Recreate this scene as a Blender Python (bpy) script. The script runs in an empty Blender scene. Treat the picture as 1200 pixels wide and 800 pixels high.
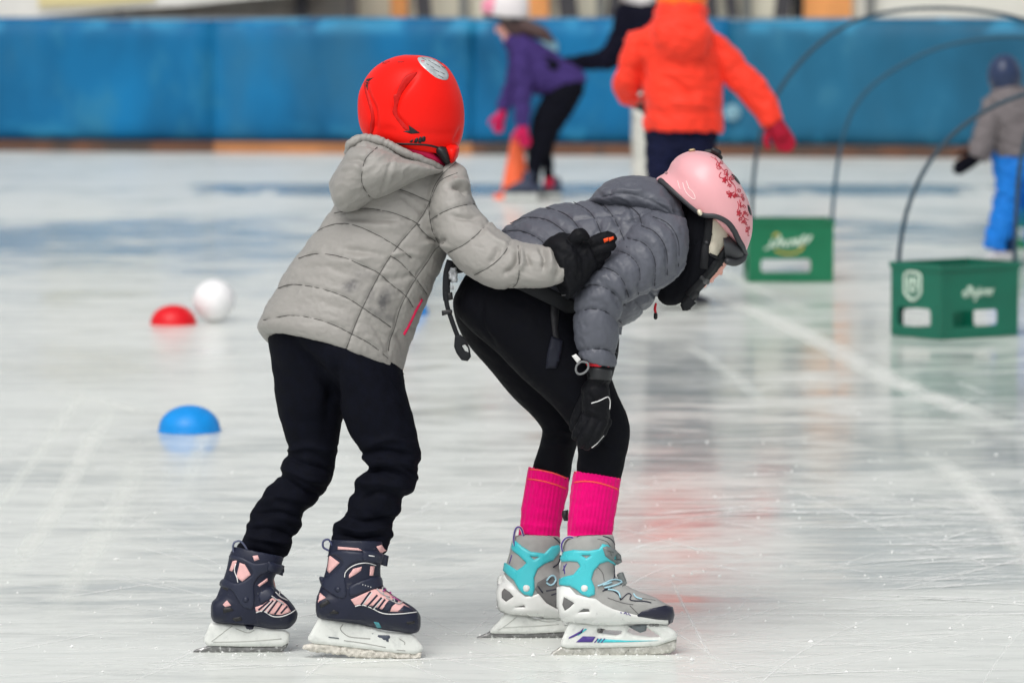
import bpy, bmesh, math, random
import numpy as np
from mathutils import Vector, Matrix
from mathutils.bvhtree import BVHTree
from mathutils.geometry import delaunay_2d_cdt
random.seed(7); rng = np.random.default_rng(7)
SC = bpy.context.scene
COL = SC.collection
rad = math.radians

# ---------------------------------------------------------------- camera
F = 4500.0                      # focal length in pixels of a 1200 px wide frame
CAMH = 1.3
PITCH = math.atan(395.0 / F)    # horizon close to the top of the frame
CP, SP = math.cos(PITCH), math.sin(PITCH)
cd = bpy.data.cameras.new('camera'); cam = bpy.data.objects.new('camera', cd); COL.objects.link(cam)
cam.location = (0, 0, CAMH); cam.rotation_euler = (math.pi / 2 - PITCH, 0, 0)
cd.sensor_width = 36; cd.lens = 36 * F / 1200; cd.clip_start = .1; cd.clip_end = 500
cd.dof.use_dof = True; cd.dof.focus_distance = 7.68; cd.dof.aperture_fstop = 4.8; cd.dof.aperture_blades = 0
SC.camera = cam

def P(x, y, Y):
    """world point at depth Y (metres from the camera) seen at reference position x, y; works on arrays"""
    a = (np.asarray(x, float) - 600) / F; b = (400 - np.asarray(y, float)) / F
    dy = CP + SP * b; dz = -SP + CP * b
    t = np.asarray(Y, float) / dy
    return np.stack(np.broadcast_arrays(a * t, dy * t, CAMH + dz * t), -1)
def G(x, y):
    """point on the ice seen at x, y"""
    b = (400 - y) / F; dz = -SP + CP * b; t = -CAMH / dz
    return Vector(((x - 600) / F * t, (CP + SP * b) * t, 0))
def proj(v):
    v = np.asarray(v); d = v - np.array([0, 0, CAMH])
    f = d[:, 1] * CP - d[:, 2] * SP; u = d[:, 1] * SP + d[:, 2] * CP
    return 600 + F * d[:, 0] / f, 400 - F * u / f

# ---------------------------------------------------------------- numpy noise
def _hash(i, j, k, s):
    h = (i * 374761393 + j * 668265263 + k * 2147483647 + s * 1274126177) & 0xffffffff
    h = ((h ^ (h >> 13)) * 1274126177) & 0xffffffff
    return ((h ^ (h >> 16)) & 0xffff) / 32767.5 - 1.0
def noise3(p, s=0):
    p = np.asarray(p, float); i = np.floor(p).astype(np.int64); f = p - i; f = f * f * f * (f * (f * 6 - 15) + 10)
    r = 0
    for a in (0, 1):
        for b in (0, 1):
            for c in (0, 1):
                w = (f[:, 0] if a else 1 - f[:, 0]) * (f[:, 1] if b else 1 - f[:, 1]) * (f[:, 2] if c else 1 - f[:, 2])
                r = r + w * _hash(i[:, 0] + a, i[:, 1] + b, i[:, 2] + c, s)
    return r

# ---------------------------------------------------------------- curves
def cat(pts, sub=6, closed=False):
    p = np.asarray(pts, float); n = len(p)
    if n < 3: 
        t = np.linspace(0, 1, sub + 1)[:, None]; return p[0] * (1 - t) + p[1] * t
    out = []
    for i in range(n if closed else n - 1):
        if closed: a, b, c, d = p[(i - 1) % n], p[i], p[(i + 1) % n], p[(i + 2) % n]
        else:
            b, c = p[i], p[i + 1]
            a = p[i - 1] if i else 2 * b - c
            d = p[i + 2] if i + 2 < n else 2 * c - b
        for k in range(sub):
            t = k / sub
            out.append(.5 * (2 * b + (c - a) * t + (2 * a - 5 * b + 4 * c - d) * t * t + (3 * b - a - 3 * c + d) * t ** 3))
    if not closed: out.append(p[-1])
    return np.array(out)

# ---------------------------------------------------------------- raw meshes: (verts Nx3, faces list)
def loft(st, Yb, n=40, sub=6, pw=2.0, cap=True):
    """st: stations (xL,yL,xR,yR,dy,hd[,tiltx,tilty,midx,midy]); ring between the two outline points, hd = half depth in m"""
    A = np.array([list(s) + [0] * (10 - len(s)) for s in st], float)
    if sub > 1: A = cat(A, sub)
    th = np.linspace(0, 2 * np.pi, n, endpoint=False)
    c = np.sign(np.cos(th)) * np.abs(np.cos(th)) ** (2 / pw); s = np.sign(np.sin(th)) * np.abs(np.sin(th)) ** (2 / pw)
    V = []
    for r in A:
        mx, my = (r[0] + r[2]) / 2, (r[1] + r[3]) / 2; hx, hy = (r[2] - r[0]) / 2, (r[3] - r[1]) / 2
        x = mx + hx * c - r[6] * s + r[8] * np.abs(s) ** 1.3
        y = my + hy * c - r[7] * s + r[9] * np.abs(s) ** 1.3
        V.append(P(x, y, Yb + r[4] + max(r[5], 1e-4) * s))
    m = len(V); V = np.concatenate(V); Fc = []
    for i in range(m - 1):
        for j in range(n):
            Fc.append((i * n + j, i * n + (j + 1) % n, (i + 1) * n + (j + 1) % n, (i + 1) * n + j))
    if cap:
        Fc.append(tuple(range(n - 1, -1, -1))); Fc.append(tuple((m - 1) * n + j for j in range(n)))
    return V, Fc
def tubew(pts, radii, n=10, closed=False, flat=None):
    """round tube through world points; flat=(direction, ratio) squashes it"""
    p = np.asarray(pts, float); m = len(p); r = np.broadcast_to(np.asarray(radii, float), (m,))
    V = []; up = None
    for i in range(m):
        if closed: t = p[(i + 1) % m] - p[i - 1]
        else: t = p[min(i + 1, m - 1)] - p[max(i - 1, 0)]
        t = t / (np.linalg.norm(t) + 1e-12)
        if up is None:
            up = np.array([0, 1., 0]) if abs(t[1]) < .9 else np.array([1., 0, 0])
        u = up - t * np.dot(up, t); u /= np.linalg.norm(u) + 1e-12; up = u; w = np.cross(t, u)
        a = np.linspace(0, 2 * np.pi, n, endpoint=False)
        ku, kw = (1, 1) if flat is None else flat
        V.append(p[i] + r[i] * (np.cos(a)[:, None] * u * ku + np.sin(a)[:, None] * w * kw))
    V = np.concatenate(V); Fc = []
    for i in range(m if closed else m - 1):
        q = (i + 1) % m
        for j in range(n): Fc.append((i * n + j, i * n + (j + 1) % n, q * n + (j + 1) % n, q * n + j))
    if not closed: Fc.append(tuple(range(n - 1, -1, -1))); Fc.append(tuple((m - 1) * n + j for j in range(n)))
    return V, Fc
def tube(pts, Yb, n=12, sub=4, **k):
    """pts (x,y,dy,r_px) -> tube with round ends"""
    A = cat(np.array(pts, float), sub) if len(pts) > 2 else cat(np.array(pts, float), sub)
    w = P(A[:, 0], A[:, 1], Yb + A[:, 2]); r = A[:, 3] * (Yb / F)
    def ends(w, r, rev):
        if rev: w, r = w[::-1], r[::-1]
        d = w[-1] - w[-2]; d = d / (np.linalg.norm(d) + 1e-9)
        ex = [w[-1] + d * r[-1] * q for q in (.5, .86, 1.0)]; er = [r[-1] * q for q in (.86, .5, .08)]
        w = np.concatenate([w, ex]); r = np.concatenate([r, er])
        return (w[::-1], r[::-1]) if rev else (w, r)
    w, r = ends(w, r, False); w, r = ends(w, r, True)
    return tubew(w, r, n, **k)
def join(*ms):
    V = []; Fc = []; o = 0
    for v, f in ms:
        V.append(np.asarray(v, float)); Fc += [tuple(i + o for i in q) for q in f]; o += len(v)
    return np.concatenate(V), Fc
def box(x0, x1, y0, y1, z0, z1, M=None):
    v = np.array([(x, y, z) for x in (x0, x1) for y in (y0, y1) for z in (z0, z1)], float)
    f = [(0, 1, 3, 2), (4, 6, 7, 5), (0, 4, 5, 1), (2, 3, 7, 6), (0, 2, 6, 4), (1, 5, 7, 3)]
    if M is not None: v = np.array([M @ Vector(q) for q in v])
    return v, f
def lathe(prof, c=(0, 0, 0), n=40):
    V = []; m = len(prof); a = np.linspace(0, 2 * np.pi, n, endpoint=False)
    for r, z in prof: V.append(np.stack([c[0] + r * np.cos(a), c[1] + r * np.sin(a), np.full(n, c[2] + z)], -1))
    V = np.concatenate(V); Fc = []
    for i in range(m - 1):
        for j in range(n): Fc.append((i * n + j, i * n + (j + 1) % n, (i + 1) * n + (j + 1) % n, (i + 1) * n + j))
    Fc.append(tuple(range(n - 1, -1, -1))); Fc.append(tuple((m - 1) * n + j for j in range(n)))
    return V, Fc

def smooth_(V, Fc, it=4, lam=.5, keep=None):
    E = set()
    for f in Fc:
        for i in range(len(f)):
            a, b = f[i], f[(i + 1) % len(f)]; E.add((a, b) if a < b else (b, a))
    E = np.array(list(E)); deg = np.bincount(E.ravel(), minlength=len(V)).astype(float)[:, None]
    for k in range(it):
        S = np.zeros_like(V); np.add.at(S, E[:, 0], V[E[:, 1]]); np.add.at(S, E[:, 1], V[E[:, 0]])
        l = lam if k % 2 == 0 else -lam * .9
        D = (S / np.maximum(deg, 1) - V) * l
        if keep is not None: D *= keep[:, None]
        V = V + D
    return V
def remesh(raw, vox=.003, it=6):
    V, Fc = raw
    me = bpy.data.meshes.new('tmp'); me.from_pydata([tuple(q) for q in V], [], Fc); me.update()
    bm = bmesh.new(); bm.from_mesh(me); bmesh.ops.recalc_face_normals(bm, faces=bm.faces); bm.to_mesh(me); bm.free()
    o = bpy.data.objects.new('tmp', me); COL.objects.link(o)
    md = o.modifiers.new('r', 'REMESH'); md.mode = 'VOXEL'; md.voxel_size = vox; md.adaptivity = 0
    dg = bpy.context.evaluated_depsgraph_get(); ev = o.evaluated_get(dg); m2 = ev.to_mesh()
    n = len(m2.vertices); v = np.empty(n * 3); m2.vertices.foreach_get('co', v); v = v.reshape(-1, 3)
    L = np.empty(len(m2.loops), int); m2.loops.foreach_get('vertex_index', L)
    ls = np.empty(len(m2.polygons), int); m2.polygons.foreach_get('loop_start', ls)
    lt = np.empty(len(m2.polygons), int); m2.polygons.foreach_get('loop_total', lt)
    f = [tuple(L[a:a + b].tolist()) for a, b in zip(ls, lt)]
    ev.to_mesh_clear(); bpy.data.objects.remove(o); bpy.data.meshes.remove(me)
    return smooth_(v, f, it), f
def vnormals(V, Fc):
    N = np.zeros_like(V)
    q = np.array([f for f in Fc if len(f) == 4])
    if len(q):
        n = np.cross(V[q[:, 2]] - V[q[:, 0]], V[q[:, 3]] - V[q[:, 1]])
        for k in range(4): np.add.at(N, q[:, k], n)
    t = np.array([f for f in Fc if len(f) == 3])
    if len(t):
        n = np.cross(V[t[:, 1]] - V[t[:, 0]], V[t[:, 2]] - V[t[:, 0]])
        for k in range(3): np.add.at(N, t[:, k], n)
    return N / (np.linalg.norm(N, axis=1)[:, None] + 1e-12)
def pdist(px, py, line):
    """distance in reference px from every vertex to a polyline, and position 0..1 along it"""
    line = np.asarray(line, float); best = np.full(len(px), 1e9); pos = np.zeros(len(px)); m = len(line) - 1
    for i in range(m):
        ax, ay = line[i]; bx, by = line[i + 1]; dx, dy = bx - ax, by - ay
        t = np.clip(((px - ax) * dx + (py - ay) * dy) / (dx * dx + dy * dy + 1e-9), 0, 1)
        d = np.hypot(px - ax - t * dx, py - ay - t * dy); k = d < best
        best[k] = d[k]; pos[k] = (i + t[k]) / m
    return best, pos
def displace(raw, seams=(), seam_w=7, puff=.004, cut=.002, folds=(), fn=None, front_only_folds=True, pucker=.0011):
    """pillow the cloth between seams, press in / raise folds, plus a free function fn(px,py,V,N)->m"""
    V, Fc = raw; N = vnormals(V, Fc); px, py = proj(V); D = np.zeros(len(V))
    if len(seams):
        d = np.full(len(V), 1e9)
        for s in seams: d = np.minimum(d, pdist(px, py, cat(s, 4) if len(s) > 2 else s)[0])
        D += puff * (1 - np.exp(-d / seam_w)) - puff * .7 - cut * np.exp(-(d / 1.6) ** 2)
        q = np.stack([px / 3.6, py / 3.6, V[:, 1] * 160], -1); D += pucker * noise3(q, 77) * np.exp(-d / 5)
    fr = np.clip(.25 - N[:, 1] * 1.2, 0, 1) if front_only_folds else 1.0
    for line, w, amp in folds:
        d, t = pdist(px, py, cat(line, 4) if len(line) > 2 else line)
        D += fr * amp * np.exp(-(d / w) ** 2) * np.clip(np.minimum(t, 1 - t) * 4 + .25, 0, 1)
    if fn is not None: D += fn(px, py, V, N)
    return V + N * D[:, None], Fc
def bvh(raw): return BVHTree.FromPolygons([tuple(v) for v in raw[0]], raw[1])

def inside(p, poly):
    x, y = p; c = False; n = len(poly); j = n - 1
    for i in range(n):
        xi, yi = poly[i]; xj, yj = poly[j]
        if (yi > y) != (yj > y) and x < (xj - xi) * (y - yi) / (yj - yi) + xi: c = not c
        j = i
    return c
def tri2d(poly, holes=(), sp=3.0):
    """triangulate an outline with a grid inside; returns pts, tris, boundary flag, boundary edges"""
    def dens(pl):
        o = []
        for i in range(len(pl)):
            a, b = np.array(pl[i], float), np.array(pl[(i + 1) % len(pl)], float); k = max(1, int(np.linalg.norm(b - a) / sp + .5))
            o += [tuple(a + (b - a) * q / k) for q in range(k)]
        return o
    rings = [dens(poly)] + [dens(h) for h in holes]
    pts = []; ed = []
    for r in rings:
        o = len(pts); pts += r; ed += [(o + i, o + (i + 1) % len(r)) for i in range(len(r))]
    nb = len(pts); B = np.array(pts)
    x0, y0 = B.min(0); x1, y1 = B.max(0)
    for gy in np.arange(y0 + sp * .5, y1, sp):
        for gx in np.arange(x0 + sp * .5, x1, sp):
            if not inside((gx, gy), rings[0]) or any(inside((gx, gy), h) for h in rings[1:]): continue
            if np.min(np.hypot(B[:, 0] - gx, B[:, 1] - gy)) < sp * .55: continue
            pts.append((gx, gy))
    res = delaunay_2d_cdt([Vector(p) for p in pts], ed, [], 0, 1e-4)
    v2 = [tuple(v) for v in res[0]]; tr = []
    for f in res[2]:
        c = (sum(v2[i][0] for i in f) / 3, sum(v2[i][1] for i in f) / 3)
        if inside(c, rings[0]) and not any(inside(c, h) for h in rings[1:]):
            a, b, d = (v2[i] for i in f)
            s = (b[0] - a[0]) * (d[1] - a[1]) - (b[1] - a[1]) * (d[0] - a[0])
            tr.append(tuple(f) if s > 0 else tuple(f[::-1]))
    cnt = {}
    for t in tr:
        for i in range(3):
            e = (t[i], t[(i + 1) % 3]); cnt[e] = 1
    be = [e for e in cnt if (e[1], e[0]) not in cnt]; bf = np.zeros(len(v2), bool)
    for e in be: bf[e[0]] = bf[e[1]] = True
    return np.array(v2), tr, bf, be
def sheet(front, back, tr, be):
    n = len(front); Fc = [t[::-1] for t in tr] + [tuple(i + n for i in t) for t in tr]
    Fc += [(a, b, b + n, a + n) for a, b in be]
    return np.concatenate([front, back]), Fc
def hits(pts, tree, Yb, far=False):
    """surface points (and normals) behind the given picture positions"""
    C = np.array([0, 0, CAMH]); out = np.zeros((len(pts), 3)); nor = np.zeros((len(pts), 3)); ok = np.zeros(len(pts), bool)
    for i, (x, y) in enumerate(pts):
        q = P(x, y, Yb); d = q - C; d /= np.linalg.norm(d)
        if far: h = tree.ray_cast(Vector(q + d * 3), Vector(-d))
        else: h = tree.ray_cast(Vector(C), Vector(d))
        if h[0] is not None: out[i] = h[0]; nor[i] = h[1]; ok[i] = True
    for i in np.where(~ok)[0]:
        x, y = pts[i]
        h = tree.find_nearest(Vector(P(x, y, Yb)))
        # stay on the line of sight, at the depth of the nearest silhouette point
        out[i] = P(x, y, h[0].y); nor[i] = h[1]
    s = 1 if far else -1
    for i in range(len(pts)):
        if nor[i][1] * s < 0: nor[i] = -nor[i]
    return out, nor
def patch(poly, tree, Yb, th=.0015, sp=3.0, holes=(), smooth=True, far=False, lift=.0003, depth=.003):
    """a panel cut to an outline, lying on a body and following its curve, with real thickness"""
    pl = [tuple(p) for p in cat(poly, 4, True)] if smooth else poly
    hs = [[tuple(p) for p in cat(h, 4, True)] if smooth else h for h in holes]
    v2, tr, bf, be = tri2d(pl, hs, sp)
    p, n = hits(v2, tree, Yb, far)
    for _ in range(2):                                            # even the normals out
        S = n.copy()
        for a, b, c in tr: S[a] += n[b] + n[c]; S[b] += n[a] + n[c]; S[c] += n[a] + n[b]
        n = S / (np.linalg.norm(S, axis=1)[:, None] + 1e-9)
    k = np.where(bf, .45, 1.0)[:, None]
    fr = p + n * (lift + th * k); bk = p - n * depth
    if far: return sheet(bk, fr, tr, be)
    return sheet(fr, bk, tr, be)
def slab(poly, Yb, ht, holes=(), sp=4.0, smooth=False, rnd=.35, fn=None):
    """upright plate cut to an outline, half thickness ht"""
    pl = [tuple(p) for p in cat(poly, 4, True)] if smooth else poly
    hs = [[tuple(p) for p in cat(h, 4, True)] if smooth else h for h in holes]
    v2, tr, bf, be = tri2d(pl, hs, sp)
    h = ht * np.where(bf, 1 - rnd, 1.0)
    if fn is not None: h = h * fn(v2[:, 0], v2[:, 1])
    return sheet(P(v2[:, 0], v2[:, 1], Yb - h), P(v2[:, 0], v2[:, 1], Yb + h), tr, be)
def strand(line, tree, Yb, r=.001, lift=.0003, sub=5, n=6, far=False, flat=None):
    l = cat(line, sub) if len(line) > 2 else cat(np.array(line, float), max(2, int(np.hypot(line[1][0] - line[0][0], line[1][1] - line[0][1]) / 3)))
    p, nn = hits(l, tree, Yb, far)
    for _ in range(2): p[1:-1] = (p[:-2] + 2 * p[1:-1] + p[2:]) / 4
    return tubew(p + nn * lift, r, n)

# ---------------------------------------------------------------- objects
def obj(name, raw, mat, parent=None, smooth=True, attr=None, sharp=None):
    V, Fc = raw
    me = bpy.data.meshes.new(name); me.from_pydata([tuple(map(float, q)) for q in V], [], Fc); me.update()
    bm = bmesh.new(); bm.from_mesh(me); bmesh.ops.recalc_face_normals(bm, faces=bm.faces)
    if sharp:
        for e in bm.edges:
            if len(e.link_faces) == 2 and e.calc_face_angle(0) > rad(sharp): e.smooth = False
    bm.to_mesh(me); bm.free()
    if smooth: me.polygons.foreach_set('use_smooth', [True] * len(me.polygons))
    if attr is not None:
        a = me.attributes.new('mask', 'FLOAT', 'POINT'); a.data.foreach_set('value', np.asarray(attr, float))
    me.materials.append(mat)
    o = bpy.data.objects.new(name, me); COL.objects.link(o)
    if parent is not None: o.parent = parent
    return o
def tag(o, label=None, cat_=None, group=None, kind=None):
    if label: o['label'] = label
    if cat_: o['category'] = cat_
    if group: o['group'] = group
    if kind: o['kind'] = kind
    return o
def empty(name, loc=(0, 0, 0)):
    o = bpy.data.objects.new(name, None); COL.objects.link(o); o.location = loc; o.empty_display_size = .1
    return o
class Thing:
    """an Empty at a thing's base; add() hangs a part on it (the part's mesh is given in world space)"""
    def __init__(s, name, loc, label, cat_, group=None):
        s.e = empty(name, loc); tag(s.e, label, cat_, group); s.loc = np.array(loc, float)
    def add(s, name, raw, mat, parent=None, label=None, **k):
        o = obj(name, (np.asarray(raw[0]) - s.loc, raw[1]), mat, parent or s.e, **k)
        if label: o['label'] = label
        return o

# ---------------------------------------------------------------- materials
def lin(r, g, b):
    f = lambda c: c / 12.92 if c <= .04045 else ((c + .055) / 1.055) ** 2.4
    return tuple(f(q / 255) for q in (r, g, b))
def mat(name, col, rough=.6, spec=.5, var=.0, vscale=20, bump=0, bscale=300, mask=None, sheen=0, coat=0, metal=0, stretch=None, dirt=None, trans=0, sss=0):
    m = bpy.data.materials.new(name); m.use_nodes = True; nt = m.node_tree; N = nt.nodes; L = nt.links
    b = N['Principled BSDF']; b.inputs['Roughness'].default_value = rough; b.inputs['Metallic'].default_value = metal
    b.inputs['Specular IOR Level'].default_value = spec; b.inputs['Sheen Weight'].default_value = sheen; b.inputs['Coat Weight'].default_value = coat
    b.inputs['Coat Roughness'].default_value = .12; b.inputs['Sheen Roughness'].default_value = .4
    if sss: b.inputs['Subsurface Weight'].default_value = sss; b.inputs['Subsurface Radius'].default_value = (.008, .003, .002)
    tc = N.new('ShaderNodeTexCoord'); src = tc.outputs['Object']
    if stretch:
        mp = N.new('ShaderNodeMapping'); mp.inputs['Scale'].default_value = stretch; L.new(src, mp.inputs[0]); src = mp.outputs[0]
    c = None
    rgb = N.new('ShaderNodeRGB'); rgb.outputs[0].default_value = (*col, 1); c = rgb.outputs[0]
    def mix(c, fac, col2):
        mx = N.new('ShaderNodeMix'); mx.data_type = 'RGBA'; L.new(fac, mx.inputs[0]); L.new(c, mx.inputs[6])
        mx.inputs[7].default_value = (*col2, 1); return mx.outputs[2]
    if var:
        n = N.new('ShaderNodeTexNoise'); n.inputs['Scale'].default_value = vscale; n.inputs['Detail'].default_value = 6; L.new(src, n.inputs['Vector'])
        mr = N.new('ShaderNodeMapRange'); mr.inputs[1].default_value = .3; mr.inputs[2].default_value = .7
        mr.inputs[3].default_value = 1 - var; mr.inputs[4].default_value = 1 + var; L.new(n.outputs[0], mr.inputs[0])
        hs = N.new('ShaderNodeHueSaturation'); L.new(mr.outputs[0], hs.inputs['Value']); L.new(c, hs.inputs['Color']); c = hs.outputs[0]
        r2 = N.new('ShaderNodeMapRange'); r2.inputs[1].default_value = .3; r2.inputs[2].default_value = .7
        r2.inputs[3].default_value = max(.02, rough - .1); r2.inputs[4].default_value = min(1, rough + .1); L.new(n.outputs[0], r2.inputs[0]); L.new(r2.outputs[0], b.inputs['Roughness'])
    if dirt:                                                       # (colour, scale, low, high)
        n = N.new('ShaderNodeTexNoise'); n.inputs['Scale'].default_value = dirt[1]; n.inputs['Detail'].default_value = 8; n.inputs['Roughness'].default_value = .65; L.new(src, n.inputs['Vector'])
        mr = N.new('ShaderNodeMapRange'); mr.inputs[1].default_value = dirt[2]; mr.inputs[2].default_value = dirt[3]; L.new(n.outputs[0], mr.inputs[0])
        c = mix(c, mr.outputs[0], dirt[0])
    if mask is not None:
        at = N.new('ShaderNodeAttribute'); at.attribute_name = 'mask'; c = mix(c, at.outputs['Fac'], mask)
    L.new(c, b.inputs['Base Color'])
    if bump:
        n = N.new('ShaderNodeTexNoise'); n.inputs['Scale'].default_value = bscale; n.inputs['Detail'].default_value = 4; L.new(src, n.inputs['Vector'])
        bp = N.new('ShaderNodeBump'); bp.inputs['Strength'].default_value = bump; bp.inputs['Distance'].default_value = .002
        L.new(n.outputs[0], bp.inputs['Height']); L.new(bp.outputs[0], b.inputs['Normal'])
    return m
EXPO = -0.08
# ================================================================ light
w = bpy.data.worlds.new('World'); SC.world = w; w.use_nodes = True
nt = w.node_tree; bg = nt.nodes['Background']; sky = nt.nodes.new('ShaderNodeTexSky'); sky.sky_type = 'NISHITA'; sky.sun_disc = False
SUN_EL, SUN_AZ = rad(52), rad(200)          # high, behind the camera's left shoulder, through cloud
sky.sun_elevation = SUN_EL; sky.sun_rotation = SUN_AZ; sky.air_density = 1; sky.dust_density = 4; sky.ozone_density = 1
hs = nt.nodes.new('ShaderNodeHueSaturation'); hs.inputs['Saturation'].default_value = .18; hs.inputs['Value'].default_value = 1
nt.links.new(sky.outputs[0], hs.inputs['Color']); nt.links.new(hs.outputs[0], bg.inputs['Color']); bg.inputs['Strength'].default_value = .13
sd = bpy.data.lights.new('sun', 'SUN'); sd.energy = 1.5; sd.angle = rad(40); sd.color = (1, .97, .92)
so = bpy.data.objects.new('sun', sd); COL.objects.link(so)
d = Vector((math.sin(SUN_AZ) * math.cos(SUN_EL), math.cos(SUN_AZ) * math.cos(SUN_EL), math.sin(SUN_EL)))
so.rotation_euler = d.to_track_quat('Z', 'Y').to_euler(); so.location = d * 30
SC.view_settings.view_transform = 'Standard'; SC.view_settings.look = 'None'; SC.view_settings.gamma = 1; SC.view_settings.exposure = EXPO
SC.cycles.use_denoising = True; SC.cycles.max_bounces = 6

# ================================================================ ice
def ice_mat():
    m = bpy.data.materials.new('rink_ice'); m.use_nodes = True; t = m.node_tree; N = t.nodes; L = t.links; b = N['Principled BSDF']
    tc = N.new('ShaderNodeTexCoord'); P0 = tc.outputs['Object']
    def noise(sc, stretch=(1, 1, 1), det=6, ro=.6, dist=0, rot=0, off=0):
        mp = N.new('ShaderNodeMapping'); mp.inputs['Scale'].default_value = stretch; mp.inputs['Rotation'].default_value = (0, 0, rot); mp.inputs['Location'].default_value = (off, off * .7, 0)
        L.new(P0, mp.inputs[0]); n = N.new('ShaderNodeTexNoise'); n.inputs['Scale'].default_value = sc; n.inputs['Detail'].default_value = det
        n.inputs['Roughness'].default_value = ro; n.inputs['Distortion'].default_value = dist; L.new(mp.outputs[0], n.inputs['Vector']); return n.outputs[0]
    def rng_(s, a, b_, lo=0, hi=1, sm=True):
        r = N.new('ShaderNodeMapRange'); r.interpolation_type = 'SMOOTHSTEP' if sm else 'LINEAR'
        for i, v in zip((1, 2, 3, 4), (a, b_, lo, hi)): r.inputs[i].default_value = v
        L.new(s, r.inputs[0]); return r.outputs[0]
    def mth(op, a, b_=None):
        n = N.new('ShaderNodeMath'); n.operation = op; n.use_clamp = op in ('ADD', 'SUBTRACT')
        for i, v in enumerate((a, b_)):
            if v is None: continue
            if isinstance(v, (int, float)): n.inputs[i].default_value = v
            else: L.new(v, n.inputs[i])
        return n.outputs[0]
    sx = N.new('ShaderNodeSeparateXYZ'); L.new(P0, sx.inputs[0]); X, Y = sx.outputs[0], sx.outputs[1]
    # frost: scraped snow on the surface against patches of bare wet ice
    big = noise(.55, (1, .6, 1), 5, .55, .6); fine = noise(9, (.35, 1.0, 1), 8, .7, .4); mid = noise(2.2, (.5, 1, 1), 6, .62, .8, .2, 3)
    s = mth('ADD', mth('MULTIPLY', big, .30), mth('ADD', mth('MULTIPLY', mid, .34), mth('MULTIPLY', fine, .36)))
    frost = rng_(s, .40, .585, .06, .90)
    # bare wet zones of the rink: the strip before the far snow edge, the band beyond it, the patch at the right
    def zone(a0, a1, b0, b1):
        return mth('MULTIPLY', rng_(Y, a0, a1), rng_(Y, b0, b1, 1, 0))
    wob = rng_(noise(.42, (1, .12, 1), 5, .62, 0, 0, 9), .44, .54)
    strip = mth('MULTIPLY', mth('MULTIPLY', zone(25.9, 26.5, 27.6, 28.2), wob), 1.3)
    far = rng_(Y, 22.5, 24.0, 0, .35)
    band = mth('MULTIPLY', zone(16.5, 18.5, 22.5, 23.8), rng_(X, -1.6, 0, .24, .10))
    right = mth('MULTIPLY', mth('MULTIPLY', zone(9.0, 9.8, 12.0, 15.5), rng_(X, -.1, .5)), mth('MULTIPLY', rng_(big, .38, .58), .8))
    right2 = mth('MULTIPLY', mth('MULTIPLY', zone(8.4, 8.7, 9.4, 10.2), rng_(X, .55, .95)), mth('ADD', rng_(mid, .38, .54), .35))
    bare = mth('ADD', strip, mth('ADD', band, mth('MAXIMUM', right, right2)))
    near = rng_(Y, 7.5, 8.3, .5, 0)                                 # freshly scraped snow in the foreground
    frost = mth('ADD', mth('SUBTRACT', mth('ADD', frost, far), bare), near)
    # scratches from blades: thin threshold lines of stretched noise at several angles
    scr = None
    for k, (a, st, th) in enumerate(((.05, (.12, 6, 1), .018), (.5, (.15, 5, 1), .014), (-.35, (.12, 5.5, 1), .016), (1.25, (.2, 5, 1), .014), (-1.0, (.2, 6, 1), .012))):
        q = noise(1.6, st, 3, .5, .35, a, 2 + k * 3.1); c_ = mth('ABSOLUTE', mth('SUBTRACT', q, .5))
        n2 = N.new('ShaderNodeMath'); n2.operation = 'SUBTRACT'; L.new(q, n2.inputs[0]); n2.inputs[1].default_value = .5
        ab = N.new('ShaderNodeMath'); ab.operation = 'ABSOLUTE'; L.new(n2.outputs[0], ab.inputs[0])
        ln = mth('MULTIPLY', rng_(ab.outputs[0], 0, th, 1, 0), rng_(noise(.9, (1, 1, 1), 3, .6, 0, 0, 20 + 5 * k), .48, .62))
        scr = ln if scr is None else mth('MAXIMUM', scr, ln)
    frost2 = mth('ADD', frost, mth('MULTIPLY', scr, .55))
    cr = N.new('ShaderNodeValToRGB'); L.new(frost2, cr.inputs[0])
    cr.color_ramp.elements[0].color = (.48, .53, .52, 1); cr.color_ramp.elements[1].color = (.785, .815, .78, 1)
    e = cr.color_ramp.elements.new(.45); e.color = (.715, .745, .71, 1)
    dk = N.new('ShaderNodeMix'); dk.data_type = 'RGBA'; dk.blend_type = 'MULTIPLY'; L.new(cr.outputs[0], dk.inputs[6])
    gr = rng_(noise(12, (.22, 1.4, 1), 8, .75, .5, .05, 40), .52, .36); L.new(mth('MULTIPLY', gr, .30), dk.inputs[0]); dk.inputs[7].default_value = (.52, .55, .55, 1)
    wl = N.new('ShaderNodeMix'); wl.data_type = 'RGBA'; L.new(dk.outputs[2], wl.inputs[6]); wl.inputs[7].default_value = (.9, .92, .9, 1)
    L.new(mth('MULTIPLY', rng_(noise(10, (.2, 1.2, 1), 8, .75, .6, -.08, 70), .54, .68), .4), wl.inputs[0]); L.new(wl.outputs[2], b.inputs['Base Color'])
    L.new(rng_(frost2, 0, .9, .09, .24), b.inputs['Roughness'])
    L.new(rng_(frost2, 0, .9, .7, .17), b.inputs['Specular IOR Level']); b.inputs['IOR'].default_value = 1.31
    bp = N.new('ShaderNodeBump'); bp.inputs['Strength'].default_value = .10; bp.inputs['Distance'].default_value = .003
    h = mth('ADD', mth('MULTIPLY', fine, .5), mth('MULTIPLY', scr, .5)); L.new(h, bp.inputs['Height']); L.new(bp.outputs[0], b.inputs['Normal'])
    return m
ICE = ice_mat()
tag(obj('ice', (np.array([(-40, -5, 0), (40, -5, 0), (40, 36.2, 0), (-40, 36.2, 0)], float), [(0, 1, 2, 3)]), ICE, smooth=False), kind='structure')
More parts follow.
